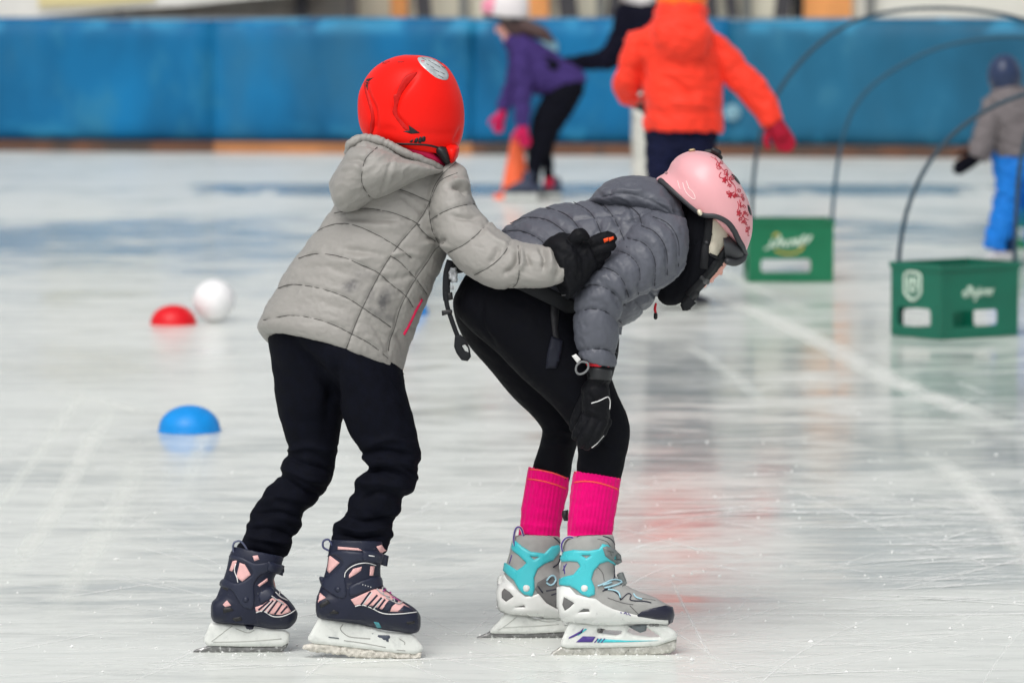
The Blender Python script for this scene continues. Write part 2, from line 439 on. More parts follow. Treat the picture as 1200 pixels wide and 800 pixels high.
tag(obj('ground', (np.array([(-300, -200, -.12), (300, -200, -.12), (300, 500, -.12), (-300, 500, -.12)], float), [(0, 1, 2, 3)]),
        mat('paving', (.22, .21, .2), .9, var=.2, vscale=3), smooth=False), kind='structure')

# white tracks and blade scratches, thin ridges of scraped snow lying on the ice
def track_mat(name, col, dens):
    m = bpy.data.materials.new(name); m.use_nodes = True; t = m.node_tree; N = t.nodes; L = t.links; b = N['Principled BSDF']
    b.inputs['Base Color'].default_value = (*col, 1); b.inputs['Roughness'].default_value = .9; b.inputs['Specular IOR Level'].default_value = .1
    at = N.new('ShaderNodeAttribute'); at.attribute_name = 'mask'
    tc = N.new('ShaderNodeTexCoord'); n = N.new('ShaderNodeTexNoise'); n.inputs['Scale'].default_value = 5; n.inputs['Detail'].default_value = 10; n.inputs['Roughness'].default_value = .75
    L.new(tc.outputs['Object'], n.inputs['Vector'])
    r = N.new('ShaderNodeMapRange'); r.inputs[1].default_value = .28; r.inputs[2].default_value = .55; L.new(n.outputs[0], r.inputs[0])
    mu = N.new('ShaderNodeMath'); mu.operation = 'MULTIPLY'; L.new(at.outputs['Fac'], mu.inputs[0]); L.new(r.outputs[0], mu.inputs[1])
    m2 = N.new('ShaderNodeMath'); m2.operation = 'MULTIPLY'; m2.inputs[1].default_value = dens; m2.use_clamp = True; L.new(mu.outputs[0], m2.inputs[0]); L.new(m2.outputs[0], b.inputs['Alpha'])
    return m
def ribbons(lines, name, m, kind='stuff'):
    V = []; Fc = []; A = []; z = .0005
    for pts, wd, a in lines:
        p = cat(np.array(pts, float), 8); k = len(p); o = len(V); z += .000004
        for i in range(k):
            t = p[min(i + 1, k - 1)] - p[max(i - 1, 0)]; t /= np.linalg.norm(t) + 1e-9; nn = np.array([-t[1], t[0]])
            fade = min(1, 4 * min(i, k - 1 - i) / k + .02)
            for j, e in enumerate((-1, -.5, 0, .5, 1)):
                q = p[i] + nn * wd * .5 * e; V.append((q[0], q[1], z)); A.append(a * fade * (0, .7, 1, .7, 0)[j])
        for i in range(k - 1):
            for j in range(4): Fc.append((o + i * 5 + j, o + i * 5 + j + 1, o + i * 5 + j + 6, o + i * 5 + j + 5))
    return tag(obj(name, (np.array(V), Fc), m, smooth=False, attr=A), kind=kind)
def gl(*pts): return [tuple(G(x, y))[:2] for x, y in pts]
big = [(gl((770, 322), (850, 350), (950, 395), (1050, 448), (1130, 480), (1230, 530)), .16, .75), (gl((1075, 525), (1120, 555), (1160, 595), (1200, 645), (1225, 690)), .10, .9),
       (gl((110, 440), (75, 490), (20, 565), (-40, 640)), .05, .5), (gl((135, 470), (100, 530), (55, 610), (-10, 700)), .07, .8), (gl((165, 530), (140, 590), (100, 660), (55, 740)), .08, .65),
       (gl((255, 470), (235, 520), (215, 590)), .06, .35), (gl((30, 455), (100, 465), (150, 478), (165, 484)), .05, .8), (gl((800, 400), (860, 440), (900, 480)), .08, .4),
       (gl((820, 300), (870, 330), (960, 370)), .12, .5)]
ribbons(big, 'snow_track', track_mat('packed_snow', (.9, .92, .89), .85))
sm_ = []
for k in range(300):
    x, y = rng.uniform(-30, 1230), 400 + 390 * rng.uniform(0, 1) ** .8; g = G(x, y); a = rng.choice([rng.normal(.05, .25), rng.normal(.9, .25), rng.normal(-.8, .3)]); ln = rng.uniform(.12, .75); cv = rng.normal(0, .22)
    p = []
    for s in np.linspace(-1, 1, 5): p.append((g.x + math.cos(a) * ln * s - math.sin(a) * cv * ln * s * s * .5, g.y + math.sin(a) * ln * s + math.cos(a) * cv * ln * s * s * .5))
    sm_.append((p, rng.uniform(.004, .010), rng.uniform(.15, .6)))
for k in range(150):
    x, y = 1120 + rng.normal(0, 60), 640 + rng.normal(0, 38); g = G(min(x, 1240), min(max(y, 560), 720)); a = rng.normal(.12, .3); ln = rng.uniform(.06, .35)
    sm_.append(([(g.x - ln * math.cos(a), g.y - ln * math.sin(a)), (g.x, g.y + rng.normal(0, .01)), (g.x + ln * math.cos(a), g.y + ln * math.sin(a))], rng.uniform(.005, .011), rng.uniform(.3, .9)))
for k in range(90):
    x, y = rng.uniform(820, 1200), rng.uniform(430, 620); g = G(x, y); a = rng.normal(.05, .35); ln = rng.uniform(.1, .5)
    sm_.append(([(g.x - ln * math.cos(a), g.y - ln * math.sin(a)), (g.x, g.y + rng.normal(0, .02)), (g.x + ln * math.cos(a), g.y + ln * math.sin(a))], rng.uniform(.006, .016), rng.uniform(.3, .9)))
for line in (((905, 592), (960, 583), (1040, 577)), ((900, 671), (990, 666), (1080, 659)), ((760, 698), (900, 699), (1060, 702), (1150, 703)), ((985, 632), (1080, 628), (1160, 620), (1210, 612)),
             ((1010, 640), (1080, 652), (1150, 655), (1210, 645)), ((715, 655), (760, 645), (800, 640), (840, 655)), ((730, 690), (775, 668), (820, 662)),
             ((190, 640), (240, 655), (290, 680))):
    sm_.append((gl(*line), .010, .38))
ribbons(sm_, 'skate_scratches', track_mat('scraped_snow', (.97, .98, .97), 1.7))
# loose crumbs of shaved ice
cr_ = []
for k in range(350):
    x, y = rng.uniform(-20, 1220), 430 + 365 * rng.uniform(0, 1) ** .7; g = G(x, y); s = rng.uniform(.0012, .0042) * (1.6 if rng.random() < .08 else 1)
    v = np.array([(1, 0, 0), (0, 1, 0), (-1, 0, 0), (0, -1, 0), (0, 0, .9), (.2, .1, -.3)]) * s * rng.uniform(.6, 1.3, (6, 1)) + np.array([g.x, g.y, s * .2])
    cr_.append((v, [(0, 1, 4), (1, 2, 4), (2, 3, 4), (3, 0, 4), (1, 0, 5), (2, 1, 5), (3, 2, 5), (0, 3, 5)]))
for (x0, x1, y) in ((228, 340, 764), (356, 495, 772), (645, 793, 768), (558, 660, 747)):
    for k in range(40):
        g = G(rng.uniform(x0 - 8, x1 + 10), y + rng.normal(0, 4)); s = rng.uniform(.0010, .0034)
        v = np.array([(1, 0, 0), (0, 1, 0), (-1, 0, 0), (0, -1, 0), (0, 0, .9), (.2, .1, -.3)]) * s * rng.uniform(.6, 1.3, (6, 1)) + np.array([g.x, g.y, s * .2])
        cr_.append((v, [(0, 1, 4), (1, 2, 4), (2, 3, 4), (3, 0, 4), (1, 0, 5), (2, 1, 5), (3, 2, 5), (0, 3, 5)]))
tag(obj('ice_crumbs', join(*cr_), mat('ice_crumb', (.88, .89, .88), .6), smooth=False), kind='stuff')

# ================================================================ rink barrier
def lerp(a, b, t): return a + (b - a) * t
B0, B1 = G(0, 177), G(1200, 186)
bdir = (B1 - B0); bdir.z = 0; blen = bdir.length; bdir.normalize(); bnor = Vector((-bdir.y, bdir.x, 0))      # bnor points away from the rink
MB = Matrix(((bdir.x, bnor.x, 0, B0.x), (bdir.y, bnor.y, 0, B0.y), (0, 0, 1, 0), (0, 0, 0, 1)))
bar = Thing('rink_barrier', tuple(B0), 'long blue padded rink barrier with brown kick board along the back of the ice', 'barrier')
BLUE = mat('barrier_blue_vinyl', lin(10, 96, 142), .55, .2, var=.42, vscale=1.3, bump=.15, bscale=8, dirt=((.03, .19, .32), 1.6, .56, .72), stretch=(1, 1, .5))
BLUE2 = mat('barrier_faded_vinyl', lin(30, 93, 124), .55, .2, var=.32, vscale=1.4, bump=.15, bscale=8, dirt=((.05, .19, .28), 1.4, .58, .74), stretch=(1, 1, .5))
def wear(m, col):
    nt = m.node_tree; N = nt.nodes; L = nt.links; b = N['Principled BSDF']; src = b.inputs['Base Color'].links[0].from_socket
    g = N.new('ShaderNodeNewGeometry'); sx = N.new('ShaderNodeSeparateXYZ'); L.new(g.outputs['Position'], sx.inputs[0])
    n = N.new('ShaderNodeTexNoise'); n.inputs['Scale'].default_value = 2.2; n.inputs['Detail'].default_value = 7; L.new(g.outputs['Position'], n.inputs['Vector'])
    def mr(s, a, b_, lo, hi):
        r = N.new('ShaderNodeMapRange'); r.interpolation_type = 'SMOOTHSTEP'
        for i, v in zip((1, 2, 3, 4), (a, b_, lo, hi)): r.inputs[i].default_value = v
        L.new(s, r.inputs[0]); return r.outputs[0]
    def mm(op, a, b_):
        q = N.new('ShaderNodeMath'); q.operation = op; L.new(a, q.inputs[0]); L.new(b_, q.inputs[1]); return q.outputs[0]
    z = sx.outputs[2]; band = mm('MAXIMUM', mr(z, .12, .30, 1, 0), mr(z, 1.0, 1.12, 0, 1))
    mx = N.new('ShaderNodeMix'); mx.data_type = 'RGBA'; L.new(mm('MULTIPLY', band, mr(n.outputs[0], .52, .62, 0, .8)), mx.inputs[0]); L.new(src, mx.inputs[6]); mx.inputs[7].default_value = (*col, 1)
    n2 = N.new('ShaderNodeTexNoise'); n2.inputs['Scale'].default_value = 1.1; n2.inputs['Detail'].default_value = 6; mp = N.new('ShaderNodeMapping'); mp.inputs['Scale'].default_value = (1, 1, .35); L.new(g.outputs['Position'], mp.inputs[0]); L.new(mp.outputs[0], n2.inputs['Vector'])
    m2 = N.new('ShaderNodeMix'); m2.data_type = 'RGBA'; L.new(mr(n2.outputs[0], .5, .66, 0, .55), m2.inputs[0]); L.new(mx.outputs[2], m2.inputs[6]); m2.inputs[7].default_value = (.03, .13, .22, 1)
    L.new(m2.outputs[2], b.inputs['Base Color'])
wear(BLUE, lin(52, 142, 184)); wear(BLUE2, lin(50, 136, 174))
KICK = mat('kick_board_brown', lin(96, 62, 44), .7, var=.3, vscale=2, dirt=((.05, .035, .03), 1.2, .5, .6))
KICK2 = mat('kick_board_bare', lin(168, 112, 70), .7, var=.25, vscale=2)
pos = -9.0; k = 0
scale_px = blen / 1200
edges = [-9.0, -4.2] + [x * scale_px for x in (262, 570, 865)] + [blen + .6, blen + 3.5, blen + 6.5, blen + 9.5]
def pad(x0, x1, z0, z1, seed):
    nx, nz = 26, 12; V = []; Fc = []
    for side in (0, 1):
        for i in range(nx + 1):
            for j in range(nz + 1):
                u, v = i / nx, j / nz; e = min(u, 1 - u) * (x1 - x0); f = min(v, 1 - v) * (z1 - z0)
                bul = .07 * (1 - math.exp(-f / .05)) - .004 * math.exp(-e / .03)
                x = lerp(x0, x1, u); z = lerp(z0, z1, v) + (.012 * math.sin(x * 1.7 + seed) if v == 1 else 0)
                y = -bul - .012 * math.sin(x * 2.3 + seed + z * 2) if side == 0 else .12
                V.append(MB @ Vector((x, y, z)))
    w = nz + 1; o = (nx + 1) * w
    for i in range(nx):
        for j in range(nz):
            q = (i * w + j, (i + 1) * w + j, (i + 1) * w + j + 1, i * w + j + 1); Fc += [q, tuple(a + o for a in q[::-1])]
    for i in range(nx):
        for j in (0, nz): a, b = i * w + j, (i + 1) * w + j; Fc.append((a, b, b + o, a + o))
    for j in range(nz):
        for i in (0, nx): a, b = i * w + j, i * w + j + 1; Fc.append((a, b, b + o, a + o))
    return np.array(V), Fc
for a, b in zip(edges[:-1], edges[1:]):
    bar.add('pad', pad(a + .001, b - .001, .10, 1.17, a), BLUE if a < 700 * scale_px else BLUE2)
    bar.add('kick_board', box(a + .004, b - .004, -.05, .1, .0, .095, MB), KICK2 if 200 * scale_px < a < 500 * scale_px else KICK, smooth=False)
bar.add('top_rail', box(-9, blen + 9.5, .1, .2, 1.05, 1.185, MB), mat('rail_grey', (.25, .28, .3), .5), smooth=False)
# round pale stickers on the barrier behind the skaters
for x, z, r in ((872, .38, .07), (692, .64, .055), (660, .93, .08)):
    th = np.linspace(0, 2 * np.pi, 24, endpoint=False); v = [MB @ Vector((x * scale_px + r * math.cos(t), yy, z + r * math.sin(t))) for yy in (-.1, -.06) for t in th]
    bar.add('sticker', (np.array(v), [tuple(range(24)), tuple(range(47, 23, -1))] + [(i, (i + 1) % 24, 24 + (i + 1) % 24, 24 + i) for i in range(24)]), mat('sticker_white', (.20, .36, .44), .6, .1, var=.3, vscale=12), smooth=False)

# ================================================================ behind the barrier
def slabpx(x0, x1, Y, z0, z1, dep):
    a = P(x0, 5, Y)[0]; b = P(x1, 5, Y)[0]; return box(a, b, Y, Y + dep, z0, z1)
def barpx(x0, x1, wpx, Y, z0, z1, dep):                            # leaning bar: foot at x0, head at x1
    a, b = P(x0, 5, Y)[0], P(x1, 5, Y)[0]; h = wpx * Y / F / 2
    v = np.array([(a - h, Y, z0), (a + h, Y, z0), (b + h, Y, z1), (b - h, Y, z1), (a - h, Y + dep, z0), (a + h, Y + dep, z0), (b + h, Y + dep, z1), (b - h, Y + dep, z1)])
    return v, [(0, 1, 2, 3), (7, 6, 5, 4), (0, 4, 5, 1), (1, 5, 6, 2), (2, 6, 7, 3), (3, 7, 4, 0)]
YB = 38.0
hall = Thing('timber_hall', tuple(P(800, 5, YB) * np.array([1, 1, 0])), 'pale timber hall with orange posts and dark slanting braces behind the blue barrier', 'building')
CREAM = mat('plaster_cream', lin(222, 218, 200), .85, var=.08, vscale=2); DARK = mat('dark_steel', (.045, .043, .05), .6); GREYP = mat('grey_post_paint', lin(120, 122, 120), .7)
ORA = mat('orange_timber', lin(232, 158, 92), .6, var=.12, vscale=4); BLACK = mat('black_trim', (.012, .012, .014), .6); PALEW = mat('pale_wall', lin(220, 219, 210), .85, var=.1, vscale=1.5)
hall.add('wall', slabpx(420, 1004, YB, -.12, 3.1, .3), CREAM, smooth=False)
hall.add('wall', slabpx(1005, 1700, YB - .06, -.12, 3.1, .3), PALEW, smooth=False)
hall.add('roof', box(P(410, 5, YB)[0], P(1700, 5, YB)[0], YB - .3, YB + 5, 3.1, 3.3), mat('roof_grey', (.12, .12, .13), .7), smooth=False)
for x0, x1 in ((458, 477), (620, 643)): hall.add('post', slabpx(x0, x1, YB - .2, -.12, 3.1, .16), ORA, smooth=False)
hall.add('door_panel', slabpx(942, 998, YB - .12, -.12, 3.05, .1), ORA, smooth=False); hall.add('door_jamb', slabpx(929, 941, YB - .12, -.12, 3.08, .1), BLACK, smooth=False)
for x0, x1, wd in ((514, 474, 18), (686, 640, 22), (700, 745, 14), (848, 812, 18), (900, 940, 18), (880, 830, 14)): hall.add('brace', barpx(x0, x1, wd, YB - .35 - .02 * (x0 % 5), -.12, 3.0, .1), DARK, smooth=False)
for x in (543, 704, 875, 802, 1020): hall.add('pillar', slabpx(x - 5, x + 5, YB - .16, -.12, 3.1, .1), GREYP, smooth=False)
STONE = mat('rubble_stone', lin(150, 144, 138), .9, var=.35, vscale=6, bump=.8, bscale=9, dirt=((.3, .29, .27), 5, .5, .6))
x0, x1 = P(-260, 5, YB - .4)[0], P(417, 5, YB - .4)[0]
tag(obj('stone_wall', box(x0, x1, YB - .4, YB + .2, -.12, 2.4), STONE, smooth=False), 'grey rubble stone wall behind the left half of the blue barrier', 'wall')
tag(obj('post', slabpx(346, 360, YB - .62, -.12, 2.7, .2), mat('post_dark', (.05, .05, .06), .7), smooth=False), 'thin dark post in front of the grey stone wall', 'post')
# white sheet hung along the left end, its lower edge climbing to the right, with a pale yellow stripe
tarp = Thing('tarpaulin', tuple(P(100, 5, YB - .9)), 'white tarpaulin with a pale yellow panel above the left end of the barrier', 'tarpaulin')
def sheetpx(pts, Y, dep):
    f = [P(x, y, Y) for x, y in pts]; b = [q + np.array([0, dep, 0]) for q in f]; n = len(pts)
    return np.array(f + b), [tuple(range(n)), tuple(range(2 * n - 1, n - 1, -1))] + [(i, (i + 1) % n, n + (i + 1) % n, n + i) for i in range(n)]
tarp.add('cloth', sheetpx([(-420, 24), (30, 21), (130, 12), (215, 7), (300, -2), (420, -12), (420, -150), (-420, -150)], YB - .9, .06), mat('white_tarp', (.78, .77, .73), .6, var=.06, vscale=2), smooth=False)
tarp.add('panel', sheetpx([(45, 9), (120, 6), (182, 1), (182, -60), (45, -60)], YB - .93, .02), mat('pale_yellow_cloth', lin(226, 212, 160), .7, var=.05), smooth=False)
for px_ in (-380, -120, 140, 410): tarp.add('pole', slabpx(px_ - 3, px_ + 3, YB - .82, -.12, 1.6, .05), DARK, smooth=False)
# ================================================================ markers on the ice
def dome(x, y, wpx, hpx, label, col, group='training markers on the ice'):
    g = G(x, y); s = F / g.y; r = wpx / s / 2; h = hpx / s
    pr = [(r * 1.03, 0), (r * 1.03, .004), (r, .008)] + [(r * math.cos(a) , .008 + (h - .008) * math.sin(a)) for a in np.linspace(.05, math.pi / 2 - .02, 16)]
    V, Fc = lathe(pr, (0, 0, 0), 48)
    o = obj('marker_dome', (V, Fc), mat('marker_' + label.split()[0], col, .42, .4, var=.06, vscale=30, bump=.1, bscale=60)); o.location = (g.x, g.y + r, 0)
    return tag(o, label, 'marker', group)
dome(219, 509, 73, 31, 'bright blue plastic half ball nearest on the ice at left', lin(2, 140, 222))
dome(201, 382, 54, 23, 'red plastic half ball on the ice beside the white ball', lin(218, 8, 26))
dome(474, 370, 54, 23, 'small blue half ball mostly hidden behind the grey jacket of the boy', lin(30, 140, 225))
g = G(249, 379); r = 25.0 * g.y / F
V, Fc = lathe([(r * math.sin(a), r - r * math.cos(a)) for a in np.linspace(.02, math.pi - .02, 24)], n=40)
tag(obj('ball', (V, Fc), mat('white_ball', (.84, .84, .85), .5, var=.03)), 'white ball lying on the ice behind the red half ball', 'ball').location = (g.x, g.y + r, 0)

# ---------------------------------------------------------------- traffic cone
g = G(605, 233); sC = F / g.y
cone = Thing('traffic_cone', (g.x, g.y + .12, 0), 'orange traffic cone standing beside the purple skater', 'traffic cone')
CONE = mat('cone_orange', lin(255, 110, 60), .5, var=.08, vscale=10)
c0 = np.array([g.x, g.y + .12, 0.])
cone.add('cone_body', lathe([(.105, .02), (.10, .05), (.034, .40), (.022, .44), (.004, .445)], c0, 28), CONE)
bb = box(-.15, .15, -.15, .15, .001, .022); cone.add('cone_base', (bb[0] + c0, bb[1]), CONE, smooth=False)

# ---------------------------------------------------------------- beer crates
GREEN = mat('crate_green_plastic', lin(0, 108, 72), .42, .5, var=.1, vscale=9, bump=.1, bscale=50)
GREEN2 = mat('crate_dull_green_plastic', lin(8, 102, 80), .42, .5, var=.1, vscale=9, bump=.1, bscale=50)
WHITE = mat('crate_print_white', lin(205, 222, 208), .6); YELL = mat('crate_print_yellow', lin(200, 178, 80), .6)
def wall(L_, H, t, slot, M):
    """crate side: upright plate of length L_, height H with a hand slot; x along, z up, thickness inwards (+y)"""
    def rr(x0, x1, z0, z1, r):
        o = []
        for cx, cz, a0 in ((x1 - r, z1 - r, 0), (x0 + r, z1 - r, 90), (x0 + r, z0 + r, 180), (x1 - r, z0 + r, 270)):
            for q in range(0, 91, 30): o.append((cx + r * math.cos(rad(a0 + q)), cz + r * math.sin(rad(a0 + q))))
        return o
    v2, tr, bf, be = tri2d(rr(-L_ / 2, L_ / 2, 0, H, .006), [rr(*slot, .014)] if slot else [], .03)
    f = np.stack([v2[:, 0], np.zeros(len(v2)), v2[:, 1]], -1); b = f + np.array([0, t, 0])
    V, Fc = sheet(f, b, tr, be); return np.array([M @ Vector(q) for q in V]), Fc
def crate(loc, rz, label, gm, prints, group='green bottle crates on the ice'):
    T = Thing('bottle_crate', tuple(loc), label, 'crate', group); R0 = Matrix.Translation(Vector(loc)) @ Matrix.Rotation(rz, 4, 'Z')
    W, D, H = .40, .30, .285
    for k, (L_, off, a, slot) in enumerate(((W, D / 2, 0, (-.14, .092, .045, .108)), (W, D / 2, math.pi, (-.12, .14, .026, .10)), (D - .012, W / 2, math.pi / 2, (-.11, .11, .02, .10)), (D - .012, W / 2, -math.pi / 2, (-.11, .085, .042, .115)))):
        M = R0 @ Matrix.Rotation(a, 4, 'Z') @ Matrix.Translation((0, -off, .002))
        T.add('side_wall', wall(L_, H, .006, slot, M), gm, smooth=False)
    T.add('base', box(-W / 2 + .007, W / 2 - .007, -D / 2 + .007, D / 2 - .007, .006, .014, R0), gm, smooth=False)
    rim = [box(-W / 2 - .006, W / 2 + .006, -D / 2 - .006, -D / 2 + .010, H - .016, H + .006, R0), box(-W / 2 - .006, W / 2 + .006, D / 2 - .010, D / 2 + .006, H - .016, H + .006, R0),
           box(-W / 2 - .006, -W / 2 + .010, -D / 2 + .0105, D / 2 - .0105, H - .016, H + .006, R0), box(W / 2 - .010, W / 2 + .006, -D / 2 + .0105, D / 2 - .0105, H - .016, H + .006, R0)]
    T.add('rim', join(*rim), gm, smooth=False)
    for nm, m_, a, off, curves in prints:
        curves = [([(x * 1.12 + (.004 if len(curves) > 8 else 0), z) for x, z in p_], r_ * 1.2) for p_, r_ in curves] if len(curves) > 8 else curves
        M = R0 @ Matrix.Rotation(a, 4, 'Z') @ Matrix.Translation((0, -off - .0012, .002)); parts = []
        for pts, r in curves:
            p = cat(pts, 5) if len(pts) > 2 else np.array(pts, float)
            parts.append(tubew([M @ Vector((x, 0, z)) for x, z in p], r, 6))
        V = join(*parts); T.add(nm, V, m_)
    return R0
# front emblem of the left crate: slanted script-like strokes and a yellow swash
scr = [([(-.125, .155), (-.10, .165), (-.085, .20), (-.095, .175), (-.07, .17)], .005), ([(-.08, .16), (-.06, .20), (-.05, .215), (-.055, .17)], .005), ([(-.05, .165), (-.035, .195), (-.025, .165), (-.01, .2)], .005), ([(-.005, .165), (.01, .2), (.02, .17), (.03, .205), (.035, .17)], .005),
       ([(.04, .17), (.055, .21), (.065, .215), (.055, .175)], .005), ([(.07, .18), (.085, .21), (.095, .215), (.08, .19)], .005)]
swash = [([(-.075, .148), (-.03, .135), (.02, .137), (.055, .16), (.05, .175)], .005), ([(-.085, .215), (-.07, .225), (-.055, .222)], .006)]
gl_ = G(926, 331)
crate((gl_.x, gl_.y + .15, 0), rad(1), 'green crate with slanting white and yellow lettering on its front', GREEN, [('print', WHITE, 0, .15, scr), ('print', YELL, 0, .15, swash)])
# right crate: its corner faces the camera; oval emblem on the short side, a short word on the long side
oval = [([(-.02, .255), (-.062, .245), (-.066, .2), (-.062, .17), (-.02, .145), (.022, .17), (.026, .2), (.022, .245), (-.02, .255)], .0065), ([(-.04, .232), (-.04, .195), (-.02, .178), (0, .195), (0, .232)], .006), ([(-.02, .235), (-.02, .20)], .006)]
word = []
xx = -.085
for ch in 'allgäuer':
    if ch in 'aä':
        if ch == 'ä': word.append(([(xx + .003, .197), (xx + .013, .197)], .002))
        word.append(([(xx + .014, .185), (xx + .014, .165), (xx + .004, .166), (xx + .002, .178), (xx + .010, .186), (xx + .014, .18)], .0028)); xx += .022
    elif ch == 'l': word.append(([(xx + .004, .205), (xx + .004, .163)], .0032)); xx += .012
    elif ch == 'g': word.append(([(xx + .014, .186), (xx + .003, .184), (xx + .003, .168), (xx + .014, .167), (xx + .014, .186), (xx + .014, .15), (xx + .003, .148)], .0028)); xx += .022
    elif ch == 'ü': word.append(([(xx + .003, .186), (xx + .003, .167), (xx + .013, .166), (xx + .013, .186)], .003)); word.append(([(xx + .003, .197), (xx + .013, .197)], .002)); xx += .022
    elif ch == 'e': word.append(([(xx + .003, .176), (xx + .014, .177), (xx + .010, .187), (xx + .002, .182), (xx + .003, .167), (xx + .014, .166)], .003)); xx += .022
    else: word.append(([(xx + .003, .186), (xx + .003, .164)], .003)); word.append(([(xx + .004, .182), (xx + .012, .187)], .003)); xx += .018
gc = G(1103, 399); rz = rad(35)
# centre of the crate from its near corner (local corner -W/2,-D/2)
cc = Vector((gc.x, gc.y, 0)) - Matrix.Rotation(rz, 3, 'Z') @ Vector((-.2, -.15, 0))
crate(cc, rz, 'dull green crate turned corner first with a pale oval emblem and a short word', GREEN2, [('emblem', WHITE, -math.pi / 2, .2, oval), ('print', WHITE, 0, .15, word)])
g3 = G(1226, 291); crate((g3.x, g3.y + .15, 0), rad(-4), 'green crate cut off by the right edge of the photo behind the blue trousers', GREEN, [])

# ---------------------------------------------------------------- bent pipe hoops standing in the crates
PIPE = mat('pipe_grey', lin(44, 66, 80), .5, .3, var=.1, vscale=20)
def hoop(pts, Y, Y2, r, label, m=None):
    A = cat(pts, 6); t = np.linspace(0, 1, len(A)); w_ = P(A[:, 0], A[:, 1], Y + (Y2 - Y) * t); w_[:, 2] = np.maximum(w_[:, 2], r + .016)
    base = np.array([w_[0][0], w_[0][1], 0]); o = obj('pipe_hoop', tubew(w_ - base, r, 12), m or PIPE); o.location = base
    return tag(o, label, 'hoop', 'bent pipe hoops over the crates')
PIPE2 = mat('pipe_grey_blue', lin(46, 82, 102), .5, .2, var=.1, vscale=20)
hoop([(881, 326), (881, 258), (884, 200), (893, 150), (910, 112), (932, 80), (962, 50), (1002, 25), (1050, 13), (1100, 10), (1155, 14), (1205, 26), (1250, 55), (1285, 105), (1305, 170), (1314, 250), (1316, 331)], 18.05, 18.1, .009, 'grey pipe hoop arching above the barrier from the left end of the first crate')
hoop([(972, 326), (975, 258), (980, 205), (988, 160), (1002, 125), (1024, 99), (1058, 76), (1098, 57), (1150, 46), (1200, 44), (1260, 55), (1310, 90), (1345, 150), (1358, 240), (1360, 331)], 18.0, 18.05, .0085, 'grey pipe hoop rising from the right end of the lettered crate', PIPE2)
R35 = Matrix.Rotation(rz, 3, 'Z'); YL = (cc + R35 @ Vector((-.18, .13, 0))).y; YR = (cc + R35 @ Vector((.182, -.132, 0))).y
hoop([(1053, 385), (1053, 312), (1058, 268), (1068, 232), (1086, 195), (1112, 162), (1142, 138), (1180, 118), (1230, 105), (1290, 110), (1340, 140), (1375, 200), (1390, 290), (1392, 375)], YL, YL + .2, .009, 'grey pipe hoop bending right from the left corner of the emblem crate')
hoop([(1188, 385), (1189, 312), (1191, 250), (1196, 190), (1210, 140), (1235, 105), (1280, 80), (1340, 78), (1400, 110), (1435, 180), (1450, 270), (1452, 372)], YR, YR + .2, .009, 'grey pipe hoop standing straight up from the right corner of the emblem crate')
# ================================================================ shared cloth and skate materials
NAVY = mat('trouser_black_softshell', (.0044, .0051, .0098), .82, .08, var=.25, vscale=60, bump=.35, bscale=500)
SKIN = mat('skin', lin(226, 165, 150), .5, .4, var=.06, vscale=40, sss=.15)
GLOVE = mat('glove_black_nylon', (.0048, .0052, .0075), .62, .16, var=.25, vscale=80, bump=.35, bscale=700)
STRAP = mat('webbing_black', (.010, .011, .014), .7, .3, bump=.3, bscale=900)
HOLD = mat('holder_white_plastic', (.74, .76, .73), .3, .5, var=.05, vscale=30, dirt=((.6, .62, .6), 40, .52, .7))
STEEL = mat('blade_steel', (.22, .22, .22), .42, .5, var=.3, vscale=90, metal=.7, dirt=((.75, .76, .75), 110, .55, .66))
SNOWB = mat('blade_snow_caked', (.66, .63, .57), .8, .3, var=.2, vscale=120, bump=.9, bscale=160, dirt=((.36, .33, .29), 90, .54, .66))
def limb_body(parent, joints, edges_, Yb, name='body'):
    """one continuous body: skin modifier over a skeleton (x,y,dy,r_px per joint), turned into a plain mesh"""
    keys = list(joints); V = [tuple(P(*joints[k][:2], Yb + joints[k][2])) for k in keys]
    me = bpy.data.meshes.new(name); me.from_pydata(V, [(keys.index(a), keys.index(b)) for a, b in edges_], []); me.update()
    o = bpy.data.objects.new(name, me); COL.objects.link(o); o.modifiers.new('s', 'SKIN'); o.modifiers.new('u', 'SUBSURF').levels = 2
    for i, k in enumerate(keys):
        r = joints[k][3] * .62 * Yb / F; me.skin_vertices[0].data[i].radius = (r, r)
    me.skin_vertices[0].data[0].use_root = True
    dg = bpy.context.evaluated_depsgraph_get(); ev = o.evaluated_get(dg); m2 = bpy.data.meshes.new_from_object(ev)
    n = len(m2.vertices); v = np.empty(n * 3); m2.vertices.foreach_get('co', v); f = [tuple(p.vertices) for p in m2.polygons]
    bpy.data.objects.remove(o); bpy.data.meshes.remove(me); bpy.data.meshes.remove(m2)
    return v.reshape(-1, 3), f
def cloth_noise(amp, sx, sy, sd=30, ang=0, seed=1, ridge=True):
    c, s = math.cos(rad(ang)), math.sin(rad(ang))
    def f(px, py, V, N):
        u = px * c + py * s; v = -px * s + py * c
        q = np.stack([u / sx, v / sy, V[:, 1] * 580 / sd], -1)
        n = noise3(q, seed) + .5 * noise3(q * 2.1 + 5, seed + 1)
        if ridge: n = (1 - np.abs(n) * 2.2) * .5
        return amp * n
    return f
def addf(*fs): return lambda px, py, V, N: sum(f(px, py, V, N) for f in fs)

